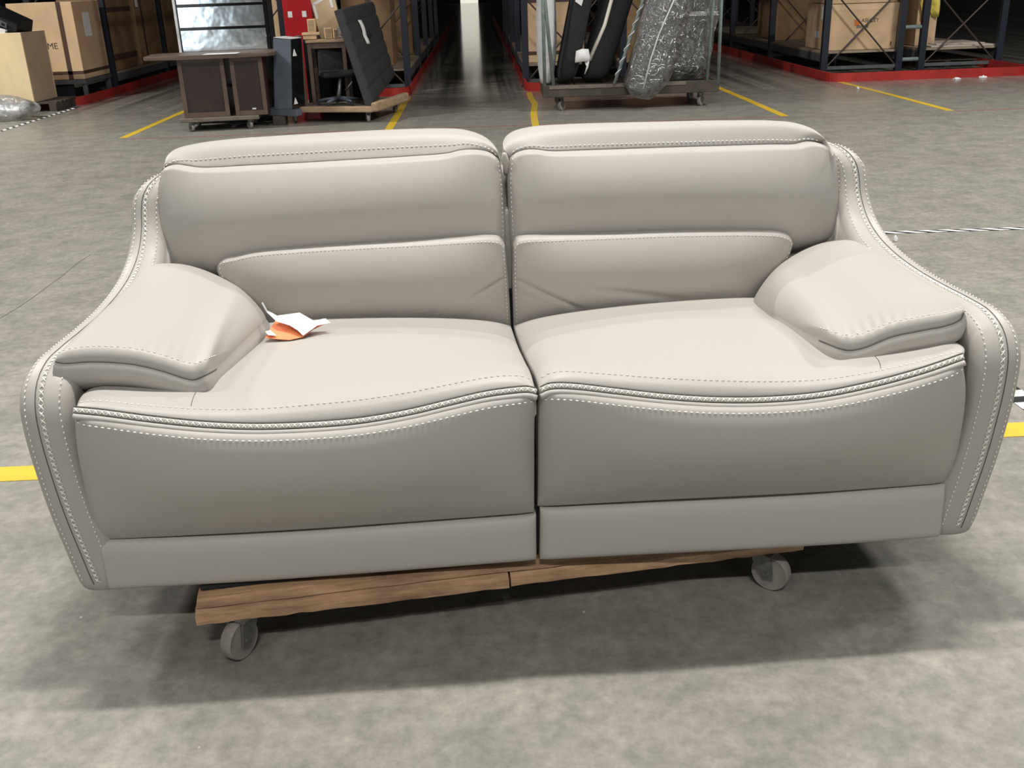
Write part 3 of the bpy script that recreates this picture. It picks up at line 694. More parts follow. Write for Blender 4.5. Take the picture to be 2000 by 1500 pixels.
tape([(4.9, 10.5), (6.6, 10.45)], 0.05, 'floor_line', M['redline'], 'short worn red line on the floor below the right rack', 'line', z=0.0004, th=0.0004)
def hazard(a, b, wd, pitch, label, skew=0.6, n_max=80):
    a, b = np.array(a[:2]), np.array(b[:2]); Ln = np.linalg.norm(b - a); t = (b - a) / Ln; n = np.array([-t[1], t[0]])
    root = thing('hazard_tape', label, 'tape', (a[0], a[1], 0), math.atan2(t[1], t[0]))
    MB().box((0, -wd / 2, 0.0006), (Ln, wd / 2, 0.0018)).build('black_strip', M['black'], root)
    s = wd * skew; me = None
    k = 0; x = s + .01
    while x + pitch * .55 + s < Ln and k < n_max:
        if me is None:
            w2 = pitch * .52; o = MB().hexa([(-s, -wd / 2, .0018), (w2 - s, -wd / 2, .0018), (w2 + s, wd / 2, .0018), (s, wd / 2, .0018), (-s, -wd / 2, .0024), (w2 - s, -wd / 2, .0024), (w2 + s, wd / 2, .0024), (s, wd / 2, .0024)]).build('white_stripe', M['white'], root, loc=(x, 0, 0)); me = o.data
        else: link('white_stripe', me, None, root, (x, 0, 0))
        x += pitch; k += 1
hazard((1.95, 5.535), (4.2, 5.46), 0.055, 0.118, 'black and white hazard tape on the floor right of the sofa back', -0.9)
p0 = F(1965, 758.5); p1 = F(1996, 780.5); dd = (p1 - p0) / np.linalg.norm(p1 - p0)
hazard(p0 - dd * 0.30, p1 + dd * 0.6, 0.085, 0.105, 'black and white hazard tape slanting away behind the right sofa arm', 0.0)
hazard((-5.5, 8.0), (-5.495, 14.25), 0.06, 0.16, 'black and white hazard tape in front of the left rack', 0.7)
def scrap(loc, sx, sy, label):
    bm = bmesh.new(); bmesh.ops.create_icosphere(bm, subdivisions=2, radius=1)
    for v in bm.verts:
        v.co += v.co * random.uniform(-.3, .3); v.co = Vector((v.co.x * sx, v.co.y * sy, abs(v.co.z) * .03 if v.co.z > 0 else v.co.z * .002))
    me = bpy.data.meshes.new('paper_scrap'); bm.to_mesh(me); bm.free(); o = link('paper_scrap', me, M['paper'], None, (loc[0], loc[1], 0.003)); tag(o, label, 'scrap')
scrap(F(1868, 155), .05, .06, 'crumpled white paper scrap on the floor before the red kerb')
scrap(F(1920, 152), .05, .03, 'flat white paper scrap near the red kerb corner')
scrap(F(1675, 174), .018, .03, 'tiny white scrap beside the yellow tape at the right rack')
scrap(F(1749, 471), .012, .018, 'tiny white scrap on the floor below the hazard tape')

# ================================================================== KERBS
def kerb(x0, x1, yf, yb, label, r=0.22, full=True, h=0.115, th=0.03):
    pts = []
    pts += [(x0, yb), (x0, yf + r)]
    for k in range(1, 7): a = math.pi + k * math.pi / 2 / 6; pts.append((x0 + r + r * math.cos(a), yf + r + r * math.sin(a)))
    for k in range(0, 7): a = 1.5 * math.pi + k * math.pi / 2 / 6; pts.append((x1 - r + r * math.cos(a), yf + r + r * math.sin(a)))
    pts += [(x1, yb)]
    mb = MB(); rings = []
    for i, p in enumerate(pts):
        a = Vector(pts[max(i - 1, 0)]); b = Vector(pts[min(i + 1, len(pts) - 1)]); t = (b - a).normalized(); n = Vector((-t.y, t.x))
        p = Vector(p)
        rings.append([mb.bm.verts.new((p.x, p.y, 0)), mb.bm.verts.new((p.x, p.y, h)), mb.bm.verts.new((p.x + n.x * th, p.y + n.y * th, h)), mb.bm.verts.new((p.x + n.x * th, p.y + n.y * th, 0))])
    for A, B in zip(rings, rings[1:]):
        for k in range(4): mb.bm.faces.new([A[k], B[k], B[(k + 1) % 4], A[(k + 1) % 4]])
    mb.bm.faces.new(rings[0]); mb.bm.faces.new(rings[-1][::-1])
    return tag(mb.build('guide_kerb', M['kerb']), label, 'kerb')
kerb(4.66, 7.42, 13.75, 44, 'red steel guide kerb round the right rack with the big box')
kerb(0.60, 3.15, 14.0, 44, 'red steel guide kerb round the rack behind the cage trolley')
kerb(-3.85, -0.96, 14.0, 44, 'red steel guide kerb round the rack behind the wooden cart')
kerb(-8.4, -5.50, 14.4, 44, 'red steel guide kerb round the left rack with the tall taped box')

# ================================================================== RACKS
def rack(x0, x1, y0, nb, label, bay=2.8, zdeck=0.29, hgt=3.4, spacer=None):
    t = thing('pallet_rack', label, 'rack', ((x0 + x1) / 2, y0, 0)); W_ = (x1 - x0) / 2
    pm = bm_ = dm = None
    post = MB().box((-.045, -.04, 0), (.045, .04, hgt)).box((-.065, -.06, 0), (.065, .06, .012)).build('upright_post', M['navy'], t); post.location = (-W_, 0, 0); pm = post.data
    for j in range(nb + 1):
        for s in (-1, 1):
            if j == 0 and s == -1: continue
            link('upright_post', pm, None, t, (s * W_, j * bay, 0))
    for j in range(nb + 1):
        y = j * bay
        for z0_, z1_ in ((.09, 1.15), (1.25, 2.4)):
            for s in (-1, 1):
                MB().tube([(-s * (W_ - .04), y, z0_), (s * (W_ - .04), y, z1_)], .012, 6).build('brace_rod', M['rust'], t)
        MB().box((-W_ + .04, y - .02, .055), (W_ - .04, y + .02, .10)).build('tie_bar', M['rackgrey'], t)
    nbd = 5
    for j in range(nb):
        for s in (-1, 1):
            for z in (zdeck - .02, 1.9):
                o = MB().box((s * W_ - .025, j * bay + .04, z - .11), (s * W_ + .025, (j + 1) * bay - .04, z)).bevel(.006, 1).build('shelf_beam', M['rackgrey'], t)
        if j < 3:
            for b in range(nbd):
                a0 = j * bay + .05 + b * (bay - .1) / nbd
                if dm is None: o = MB().box((-W_ - .02, 0, zdeck - .018), (W_ + .02, (bay - .1) / nbd - .008, zdeck + .012)).build('shelf_board', M['deck'], t, loc=(0, a0, 0)); dm = o.data
                else: link('shelf_board', dm, None, t, (0, a0, 0))
    if spacer:
        for z in (.16, .60, 1.6):
            MB().tube([(W_ + .04, 0, z), (W_ + spacer - .04, 0, z)], .028, 10).build('row_spacer', M['cagetube'], t)
    return t
rack(4.97, 6.06, 15.0, 4, 'navy pallet rack on the right holding the big cardboard box', spacer=0.33)
rack(6.39, 7.52, 15.0, 4, 'navy pallet rack at the far right with the yellow wrapped box')
rack(0.64, 1.72, 14.75, 4, 'navy pallet rack standing behind the cage trolley, right of the aisle')
rack(2.02, 3.10, 14.75, 4, 'dark pallet rack behind the plastic wrapped mattresses')
rack(-2.10, -1.03, 14.75, 4, 'navy pallet rack behind the wooden cart, left of the aisle')
rack(-3.80, -2.70, 14.75, 4, 'navy pallet rack behind the mirrored chest and red locker')
rack(-6.70, -5.62, 16.15, 4, 'navy pallet rack at the left holding the tall taped box')

# ================================================================== CARDBOARD
def carton(cx, y0, z0, wx, dy, hz, label, m='card', rz=0.0, tapes=(), group=None, name='cardboard_box', flap=True):
    t = thing(name, label, 'box', (cx, y0 + dy / 2, z0), rz, group)
    MB().box((-wx / 2, -dy / 2, 0), (wx / 2, dy / 2, hz)).bevel(min(.008, wx * .05), 2).build('box_body', M[m], t)
    if flap:
        f = MB(); f.box((-wx / 2 + .004, -.002 - .0, hz + .0002), (wx / 2 - .004, .002, hz + .0015)); f.build('flap_seam', M['ink'], t)
        MB().box((-wx / 2 + .002, -.03, hz + .0016), (wx / 2 - .002, .03, hz + .0024)).build('packing_tape', M['btape' if m == 'carddark' else 'card2'], t)
    for (kind, a, b, mm) in tapes:
        # kind 'F': on the front face, (x0,z0)-(x1,z1) in box units; 'R' / 'L': on the side faces
        if kind == 'F': MB().box((a[0], -dy / 2 - .0022, a[1]), (b[0], -dy / 2 - .0004, b[1])).build({'paper': 'paper_label'}.get(mm, 'strap' if mm == 'btape' else 'print_mark'), M[mm], t)
        else:
            s = 1 if kind == 'R' else -1; xs = sorted((s * (wx / 2 + .0004), s * (wx / 2 + .0022)))
            MB().box((xs[0], a[0], a[1]), (xs[1], b[0], b[1])).build({'paper': 'paper_label'}.get(mm, 'strap' if mm == 'btape' else 'print_mark'), M[mm], t)
    return t
def lettering(txt, parent, size, loc, m, rx=math.pi / 2):
    c = bpy.data.curves.new('lettering', 'FONT'); c.body = txt; c.size = size; c.extrude = 0.0006; c.align_x = 'CENTER'; c.align_y = 'CENTER'
    o = bpy.data.objects.new('lettering', c); COL.objects.link(o); c.materials.append(m); bpy.context.view_layer.update(); me = bpy.data.meshes.new_from_object(o); bpy.data.objects.remove(o); bpy.data.curves.remove(c); me.name = 'lettering'
    return_o = link('lettering', me, m if not me.materials else None, parent, loc); return_o.rotation_euler = (rx, 0, 0); return return_o
# left rack: tall taped box
a = WY(38, 5, 14.95); b = WY(163, 148, 14.95)
wx = 0.90; z0 = 0.305; hz = 1.03
bxm = carton(-5.64 - wx / 2 + .03, 14.95, z0, wx, 1.05, hz, 'tall brown cardboard box with dark straps and ME lettering on the left rack', 'card',
             tapes=[('F', (wx / 2 - .22, 0), (wx / 2 - .155, hz), 'btape'), ('F', (-wx / 2 + .2, .07), (wx / 2, .115), 'btape'), ('R', (-.525, .07), (.525, .115), 'btape'), ('R', (-.2, .56), (.06, .88), 'paper')])
st_ = thing('steel_stand', 'low navy steel stand under the tall taped cardboard box', 'stand', (-6.06, 15.5, 0))
MB().box((-.47, -.55, .24), (.45, .55, .30)).bevel(.006).build('stand_top', M['rackgrey'], st_)
MB().box((-.40, -.48, .03), (.24, -.44, .239)).bevel(.004).build('front_panel', M['navy'], st_)
for x, y in ((-.43, -.51), (.38, -.51), (-.43, .46), (.38, .46)): MB().box((x, y, 0), (x + .06, y + .05, .239)).bevel(.004).build('leg', M['rackgrey'], st_)
lettering('ME', bxm, 0.115, (.085, -.528, .455), M['ink'])
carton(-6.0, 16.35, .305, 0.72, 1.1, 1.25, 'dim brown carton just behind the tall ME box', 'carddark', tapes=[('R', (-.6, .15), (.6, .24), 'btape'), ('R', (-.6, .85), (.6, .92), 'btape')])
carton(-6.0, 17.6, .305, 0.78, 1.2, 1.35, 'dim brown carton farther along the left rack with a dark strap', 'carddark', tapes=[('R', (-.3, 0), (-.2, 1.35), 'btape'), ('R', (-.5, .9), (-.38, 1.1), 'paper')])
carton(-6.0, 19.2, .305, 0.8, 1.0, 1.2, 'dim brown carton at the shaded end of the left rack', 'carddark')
# right rack
bb_ = carton(5.555, 15.15, .305, 1.00, 1.05, .63, 'large cardboard box with orange mark and lettering on the right rack', 'card',
             tapes=[('F', (-.5, .545), (.5, .63), 'card2'), ('F', (.497, .3), (.5, .5), 'orangeink'), ('F', (.42, .045), (.435, .10), 'ink'),
                    ('L', (-.46, .42), (-.16, .60), 'paper'), ('L', (-.5, .32), (-.38, .385), 'paper'), ('L', (-.5, .23), (-.38, .28), 'paper'), ('L', (-.12, .16), (.08, .25), 'paper')])
lettering('ASHLEY', bb_, 0.075, (.095, -.5275, .40), M['ink'])
MB().prism([(-.13, .33), (-.055, .33), (-.055, .41), (-.0925, .435), (-.13, .41)], -.5275, -.526, 'Y').build('logo_mark', M['orangeink'], bb_)
MB().box((-.10, -.5275, .30), (.075, -.526, .335)).build('print_bar', M['inkgrey'], bb_)
carton(5.555, 15.18, .942, .96, 1.0, .55, 'second carton stacked on top of the large lettered box', 'card')
yb_ = carton(6.63, 15.5, .305, .30, .8, .78, 'narrow carton with yellow film hanging on it at the far right rack', 'card')
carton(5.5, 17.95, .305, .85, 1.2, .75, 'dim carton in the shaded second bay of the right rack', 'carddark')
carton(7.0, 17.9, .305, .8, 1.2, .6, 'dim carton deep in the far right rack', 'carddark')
def draped(pts, name, m, parent=None, th=.004):
    bm = bmesh.new(); R_ = [[bm.verts.new(tuple(p)) for p in r] for r in pts]
    for A, B in zip(R_, R_[1:]):
        for k in range(len(A) - 1): bm.faces.new([A[k], A[k + 1], B[k + 1], B[k]])
    bmesh.ops.recalc_face_normals(bm, faces=bm.faces)
    me = bpy.data.meshes.new(name); bm.to_mesh(me); bm.free(); me.polygons.foreach_set('use_smooth', [True] * len(me.polygons))
    o = link(name, me, m, parent); s = o.modifiers.new('thickness', 'SOLIDIFY'); s.thickness = th; return o
yf = thing('yellow_film', 'crumpled yellow plastic film draped over the narrow carton', 'film', (6.63, 15.5, 1.085))
for nm, x0_, x1_, zb in (('film_strand', -.15, -.04, -.42), ('film_strand', .02, .14, -.38)):
    draped([[(x, -.03 - .03 * math.sin(z * 9 + x * 30) - .012, z) if z < 0 else (x, .02 + z, .012 + .01 * math.sin(x * 40)) for x in np.linspace(x0_ + (.04 if z < -.3 else 0) * (1), x1_, 7)] for z in (zb, zb * .75, zb * .5, zb * .25, -.02, .05, .25, .5)], nm, M['yfilm'], yf)
pb = thing('panel_board', 'pale flat board lying on the shelf of the far right rack', 'board', (6.98, 15.4, .303))
MB().box((-.42, -.32, 0), (.52, .6, .022)).bevel(.003, 1).build('board_face', M['board'], pb); MB().box((-.30, -.2, .023), (.42, .5, .04)).bevel(.003, 1).build('upper_board', M['board'], pb)
lp = thing('wooden_pallet', 'dark slatted pallet lying under the far right rack shelf', 'pallet', (6.95, 15.75, 0))
for x in (-.42, 0, .42): MB().box((x - .04, -.4, 0), (x + .04, .4, .09)).build('bearer', M['cartwood'], lp)
for k in range(5): MB().box((-.48, -.4 + k * .17, .09), (.48, -.28 + k * .17, .11)).build('slat', M['greywood'], lp)
# rack right of the aisle
carton(1.10, 15.0, .305, .80, 1.0, .95, 'brown carton with dark straps right of the middle aisle', 'card', tapes=[('F', (-.4, .10), (.4, .15), 'btape'), ('F', (-.4, .80), (.4, .85), 'btape'), ('L', (-.5, .10), (.5, .15), 'btape')])
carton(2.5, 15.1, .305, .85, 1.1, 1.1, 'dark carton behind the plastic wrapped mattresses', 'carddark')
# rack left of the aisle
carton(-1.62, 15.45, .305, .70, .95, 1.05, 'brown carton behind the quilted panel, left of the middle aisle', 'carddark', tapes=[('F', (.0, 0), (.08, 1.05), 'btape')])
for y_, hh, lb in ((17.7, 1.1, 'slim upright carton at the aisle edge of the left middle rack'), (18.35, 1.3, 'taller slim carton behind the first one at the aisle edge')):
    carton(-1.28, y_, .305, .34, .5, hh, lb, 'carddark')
carton(-3.0, 15.05, .305, .46, .9, 1.4, 'upright brown carton between mirrored chest and red locker', 'card', tapes=[('F', (-.23, .95), (.23, 1.0), 'card2')])

# ================================================================== LEFT CORNER: crate and bags
pl = thing('wooden_pallet', 'added pallet, dark as the shade under the pale plywood crate', 'pallet', (-6.25, 14.12, 0))  # carries the crate; its dark wood stands in for the shadow below
for x in (-.6, 0, .6): MB().box((x - .045, -.36, 0), (x + .045, .36, .10)).build('bearer', M['cartwood'], pl)
for k in range(5): MB().box((-.66, -.36 + k * .153, .10), (.66, -.25 + k * .153, .122)).build('slat', M['cartwood'], pl)
cr = thing('plywood_crate', 'open pale plywood crate by the left edge filled with black packaging', 'crate', (-6.27, 14.1, .123), -0.03)
for nm, lo, hi, mm in (('front_panel', (-.42, -.36, 0), (.42, -.335, .87), 'ply'), ('back_panel', (-.42, .335, 0), (.42, .36, .87), 'ply'), ('side_panel', (.395, -.334, 0), (.42, .334, .87), 'plyedge'), ('side_panel', (-.42, -.334, 0), (-.395, .334, .87), 'plyedge'), ('floor_panel', (-.394, -.334, .0), (.394, .334, .02), 'ply')):
    MB().box(lo, hi).bevel(.003, 1).build(nm, M[mm], cr)
MB().box((-.10, -.3625, .52), (.0, -.3605, .74)).build('paper_label', M['paper'], cr)
inner_ = MB().box((-.39, -.33, .02), (.39, .33, .84)); tag(inner_.bevel(.02).build('packed_carton', M['blackfab'], None, loc=(-6.27, 14.1, .125)), 'black packed bundle inside the plywood crate', 'bundle')
bkb = thing('black_box', 'glossy black packaging box tipped on top of the plywood crate', 'box', (-6.12, 14.0, 1.12)); bkb.rotation_euler = (0.12, 0.42, -.25)
MB().box((-.26, -.16, -.09), (.26, .16, .11)).bevel(.012).build('box_body', M['blackgloss'], bkb)
MB().box((.02, -.164, -.01), (.12, -.161, .06)).build('window_mark', M['rackgrey'], bkb); MB().box((.045, -.1665, .008), (.095, -.1645, .042)).build('inner_mark', M['blackgloss'], bkb)
wb = thing('white_carton', 'white open carton lid sticking out under the black box', 'carton', (-6.22, 13.80, 1.045)); wb.rotation_euler = (.15, 0.30, .12)
MB().box((-.16, -.07, -.035), (.16, .08, -.028)).box((-.16, -.07, -.028), (.16, -.063, .05)).box((.153, -.07, -.028), (.16, .08, .03)).build('lid_body', M['paper'], wb)
def bag(name, label, loc, s, m, seed=1, rot=0, cat='bag', amp=.16):
    rnd = random.Random(seed); bm = bmesh.new(); bmesh.ops.create_icosphere(bm, subdivisions=4, radius=1)
    ph = [(Vector((rnd.uniform(-1, 1), rnd.uniform(-1, 1), rnd.uniform(-1, 1))).normalized() * rnd.uniform(3, 9), rnd.uniform(0, 6)) for _ in range(9)]
    for v in bm.verts:
        d = sum(math.sin(v.co.dot(k) + p) for k, p in ph) / 9; c = v.co.normalized() * (1 + amp * d * 2)
        c.z = max(c.z, -.72); v.co = Vector((c.x * s[0], c.y * s[1], c.z * s[2]))
    zmin = min(v.co.z for v in bm.verts)
    for v in bm.verts: v.co.z -= zmin
    me = bpy.data.meshes.new(name); bm.to_mesh(me); bm.free(); me.polygons.foreach_set('use_smooth', [True] * len(me.polygons))
    o = link(name, me, m, None, loc); o.rotation_euler = (0, 0, rot); return tag(o, label, cat)
bag('plastic_bag', 'clear crumpled plastic bag on the floor before the plywood crate', (-6.02, 12.98, 0.001), (.48, .30, .17), M['film2'], 3, .1)
bag('plastic_bag', 'clear plastic bag on top of the crate at the left edge', (-6.42, 13.95, 1.03), (.20, .2, .26), M['film2'], 5)

# ================================================================== DESK + MIRRORED CHEST
dd_ = thing('furniture_dolly', 'grey wooden dolly with casters under the dark brown desk', 'dolly', (-2.86, 11.42, 0), 0.10)
for y in (-.28, .20): MB().box((-.42, y, .10), (.42, y + .09, .145)).bevel(.008).build('plank', M['greywood'], dd_)
for x in (-.42, .33): MB().box((x, -.19, .10), (x + .09, .198, .145)).bevel(.006).build('plank', M['greywood'], dd_)
for p in ((-.30, -.24), (.32, -.24), (-.3, .24), (.32, .24)): caster(dd_, (p[0], p[1], 0), .042, .6, .10, .03)
dk = thing('desk', 'dark brown pedestal desk with overhanging top standing on the grey dolly', 'desk', (-2.86, 11.42, .147), 0.10)
top_o = [(-.70, -.22), (-.67, -.30), (-.3, -.36), (.25, -.37), (.60, -.33), (.66, -.25), (.66, .24), (.60, .30), (-.62, .30), (-.70, .22)]
MB().prism(top_o, .60, .64).bevel(.008).build('desk_top', M['dwood2'], dk)
for x0_, x1_ in ((-.36, .12), (.18, .52)):
    pe = MB().box((x0_, -.26, .0), (x1_, .26, .598)).bevel(.006).build('pedestal', M['dwood'], dk)
    MB().box((x0_ + .0, -.268, .0), (x0_ + .045, -.262, .595)).box((x1_ - .045, -.268, 0), (x1_, -.262, .595)).box((x0_ + .045, -.268, .56), (x1_ - .045, -.262, .595)).box((x0_ + .045, -.268, 0), (x1_ - .045, -.262, .05)).bevel(.002, 1).build('panel_frame', M['dwood2'], pe)
MB().box((.36, -.275, .06), (.40, -.264, .075)).build('lock_plate', M['paper'], dk)
tag(MB().box((-.18, -.1, 0), (.18, .1, .004)).bevel(.001, 1).build('paper_sheet', M['paper'], None, loc=(-2.72, 11.16, .788)), 'white paper sheet lying on the dark brown desk top', 'paper')
mc = thing('mirrored_chest', 'tall mirrored chest of drawers standing behind the dark brown desk', 'chest', (-2.84, 12.05, 0), 0.06)
MB().box((-.50, -.22, .0), (.50, .22, 1.75)).bevel(.006).build('carcass', M['blackgloss'], mc)
zz = [(.12, .40), (.43, .71), (.735, 1.01), (1.035, 1.25), (1.275, 1.48), (1.505, 1.70)]
for z0_, z1_ in zz:
    d_o = MB().box((-.465, -.243, z0_), (.465, -.222, z1_)).bevel(.004).build('drawer_front', M['mirror'], mc)
MB().box((-.505, -.25, 0), (-.478, -.222, 1.74)).bevel(.003).build('edge_trim', M['bagwhite'], mc)
MB().box((.502, -.2, .02), (.506, .2, 1.70)).build('side_panel', M['blackfab'], mc)

# ================================================================== WOODEN CART AND ITS LOAD
ca = F(572, 207, .17); cb = F(742, 210, .17); cc = F(772, 160, .17)
cart = thing('platform_cart', 'low wooden platform cart loaded with the quilted panel and dark chair', 'cart', (-2.15, 11.6, 0), -0.28)
for k in range(4): MB().box((.0, .05 + k * .21, .135), (.98, .05 + k * .21 + .198, .16)).bevel(.003, 1).build('plank', M['greywood'], cart)
MB().box((-.02, -.03, .115), (1.0, .045, .175)).bevel(.008).build('front_rail', M['tanwood'], cart)
MB().box((.985, -.04, .12), (1.06, 1.0, .22)).bevel(.02).build('side_rail', M['tanwood'], cart)
MB().box((-.02, .90, .115), (.98, .97, .175)).bevel(.008).build('rear_rail', M['greywood'], cart)
MB().box((.10, .12, .161), (.15, .17, .92)).bevel(.006).build('upright_post', M['dwood2'], cart)
for p in ((.04, .03), (.92, .03), (.04, .88), (.92, .88)): caster(cart, (p[0], p[1], 0), .045, .5, .115, .032)
sp_ = thing('tall_speaker', 'tall slate grey and gloss black tower box leaning on its bracket', 'speaker', (-2.14, 11.52, .175), 0.0)
MB().hexa([(-.15, -.06, 0), (.06, -.14, 0), (.16, .10, 0), (-.05, .18, 0), (-.08, -.04, .74), (.12, -.11, .72), (.20, .10, .72), (.0, .17, .74)]).bevel(.006).build('cabinet_body', M['blackgloss'], sp_)
MB().hexa([(-.152, -.066, .0), (.055, -.146, .0), (.057, -.141, .0), (-.15, -.061, .0), (-.082, -.046, .735), (.115, -.116, .715), (.117, -.111, .715), (-.08, -.041, .735)]).build('front_panel', M['slate'], sp_)
MB().hexa([(-.078, -.038, .741), (.118, -.107, .722), (.196, .098, .722), (.0, .166, .741), (-.078, -.038, .746), (.118, -.107, .727), (.196, .098, .727), (.0, .166, .746)]).build('top_cap', M['bagwhite'], sp_)
for zc, xx, yy in ((.58, .125, -.085), (.08, .085, -.11)):  # white triangles in place of the bright reflective spots
    MB().prism([(-.03, -.03), (.035, -.03), (.0, .04)], 0, .006, 'Y').build('reflective_spot', M['paper'], sp_, loc=(xx + .02, yy - .03, zc)).rotation_euler = (0, 0, 1.1)
br = thing('bracket_base', 'grey wooden L shaped base under the slate grey tower box', 'base', (-2.2, 11.45, 0.0))
MB().prism([(-.24, .16), (-.16, .26), (.02, .12), (.21, -.02), (.17, -.13), (-.24, .10)], .10, .172).bevel(.006).build('bracket_arm', M['slate'], br)
MB().box((-.12, -.02, 0), (.02, .14, .099)).bevel(.005).build('support_block', M['cartwood'], br)
# side table with loose blocks
tb = thing('side_table', 'small brown side table standing on the cart behind the tower box', 'table', (-1.72, 12.15, .162))
MB().box((-.24, -.20, .66), (.22, .20, .70)).bevel(.008).build('table_top', M['tanwood'], tb)
MB().box((-.21, -.18, .60), (.19, -.16, .659)).box((-.21, .16, .60), (.19, .18, .659)).build('apron', M['dwood2'], tb)
for x in (-.205, .185):
    for y in (-.165, .165): MB().box((x - .022, y - .022, 0), (x + .022, y + .022, .66)).bevel(.004).build('leg', M['dwood2'], tb)
zt = .162 + .702
wbx = thing('cardboard_box', 'tilted carton with white tape standing on the small brown side table', 'box', (-1.70, 12.22, zt + .005)); wbx.rotation_euler = (-.05, -.17, .1)
MB().box((-.12, -.09, 0), (.15, .1, .60)).bevel(.006).build('box_body', M['card2'], wbx)
MB().hexa([(-.10, -.0935, .36), (.10, -.0935, .42), (.10, -.0935, .45), (-.10, -.0935, .39), (-.10, -.091, .36), (.10, -.091, .42), (.10, -.091, .45), (-.10, -.091, .39)]).box((.085, -.0935, .30), (.115, -.0912, .56)).box((-.11, -.0935, .22), (-.085, -.0912, .38)).build('packing_tape', M['paper'], wbx)
for i, (px, py, wd_, hh, lb) in enumerate(((611, 45, .09, .14, 'pale wooden block on its end at the table corner'), (641, 70, .085, .115, 'pale wooden block at the front of the side table'), (655, 70, .06, .10, 'narrow wooden block beside the plastic on the side table'))):
    p = WY(px, 71, 11.98); b_ = thing('wooden_block', lb, 'block', (p[0], 11.99, zt + (.075 if i == 0 else 0)), .2 * i)
    MB().box((-wd_ / 2, -.04, 0), (wd_ / 2, .04, hh)).bevel(.006).build('block_body', M['block'], b_); MB().box((-wd_ / 2 + .012, -.0415, .012), (wd_ / 2 - .012, -.0402, hh - .012)).build('end_grain', M['tanwood'], b_)
p = WY(605, 71, 11.98); b_ = thing('wooden_bracket', 'pale stepped wooden bracket hanging over the table corner', 'bracket', (p[0] + .02, 11.985, zt), 0)
MB().box((-.10, -.05, .045), (.10, .05, .074)).box((-.09, -.04, 0), (.06, .04, .044)).bevel(.004).build('bracket_body', M['block'], b_)
bag('plastic_wrap', 'bright crumpled clear plastic wrap beside the blocks on the table', (-1.555, 11.995, zt + .004), (.06, .05, .07), M['film2'], 8, 0, 'wrap')
# office chair
oc = thing('office_chair', 'black swivel chair lying among the load on the wooden cart', 'chair', (-1.62, 11.74, .162), .3)
for k in range(5):
    a = 2 * math.pi * k / 5 + .2
    MB().tube([(0, 0, .075), (.13 * math.cos(a), .13 * math.sin(a), .065), (.23 * math.cos(a), .23 * math.sin(a), .05)], [.022, .018, .013], 8).build('leg', M['slate'], oc, True)
    MB().lathe([(.014, -.012), (.022, -.012), (.022, .012), (.014, .012)], 14, 'Y', (.23 * math.cos(a), .23 * math.sin(a), .023)).build('castor', M['black'], oc)
MB().tube([(0, 0, .06), (.02, 0, .16), (.05, .03, .30)], [.03, .022, .018], 10).build('column', M['steel'], oc, True)
MB().box((-.16, -.05, .295), (.26, .28, .36)).bevel(.028, 3).build('seat', M['blackfab'], oc, True)
MB().hexa([(-.15, .25, .34), (.25, .25, .34), (.25, .31, .34), (-.15, .31, .34), (-.13, .30, .62), (.23, .30, .62), (.23, .35, .62), (-.13, .35, .62)]).bevel(.02, 3).build('backrest', M['blackfab'], oc, True)
MB().tube([(.08, -.05, .16), (.12, -.07, .20), (.16, -.08, .25)], .009, 8).build('lever', M['steel'], oc, True)
# quilted charcoal panel leaning on the cart side
P0, P1 = F(724, 206, .17), F(768, 151, .24)
TL, TR = WY(662, 18, P0[1] + .12), WY(724, 3, P1[1] + .1)
qp = thing('quilted_panel', 'charcoal quilted bed panel leaning on the right side of the wooden cart', 'headboard', tuple(P0))
dnrm = np.cross(P1 - P0, TL - P0); dnrm = _n(dnrm); dnrm = dnrm if dnrm[1] < 0 else -dnrm
def quilt(u, v): 
    w_ = abs(math.sin(math.pi * v * 6)); return .020 * (w_ ** .4) 
qq = Patch([P0 - P0, P1 - P0], [TL - P0, TR - P0], [P0 - P0, TL - P0], [P1 - P0, TR - P0], dnrm, .02, (.03,) * 4, .0, quilt)
qq.mesh('quilted_cushion', M['charcoal'], qp, 24, 90, .06, .01)
wl_ = [qq.P(.30 + .012 * k / 10 , .84 - .27 * k / 10) + dnrm * .010 for k in range(11)]
draped([[p + np.array([.0, 0, 0]), p + np.array([.035, .045, 0])] for p in wl_], 'paper_label', M['paper'], qp, .002)
bc = thing('black_filler_cabinet', 'added low black cabinet filling the dark gap behind the wooden cart', 'cabinet', (-1.72, 12.98, 0))  # added black mass that keeps the space below the table dark
MB().box((-.40, -.22, .02), (.40, .22, .86)).bevel(.008).build('carcass', M['blackfab'], bc)
for x in (-.40, 0): MB().box((x + .01, -.236, .06), (x + .39, -.221, .82)).bevel(.004).build('door', M['blackfab'], bc)
MB().tube([(-.05, -.25, .40), (-.05, -.25, .50)], .006, 8).tube([(.05, -.25, .40), (.05, -.25, .50)], .006, 8).build('handle', M['steel'], bc)
# red locker with two white marks
rl = thing('red_locker', 'red enamel locker with two white squares behind the tower box', 'locker', (-2.36, 14.15, 0))
MB().box((-.19, -.12, .0), (.19, .18, 1.7)).bevel(.008).build('locker_body', M['redcab'], rl)
for x in (-.10, .085): MB().box((x - .028, -.1225, 1.05), (x + .028, -.1203, 1.125)).build('white_square', M['paper'], rl)
rb = thing('red_reflection_box', 'dark red box for a reflection under the wooden cart', 'bin', (-1.95, 11.98, 0))  # red box put in for the locker's reflection on the floor
MB().prism([(-.09, -.09), (.09, -.09), (.09, .09), (-.09, .09)], 0, .105).bevel(.01).build('reflection_body', M['redcab'], rb); MB().box((-.10, -.10, .0), (.10, .10, .012)).build('reflection_base', M['redcab'], rb)

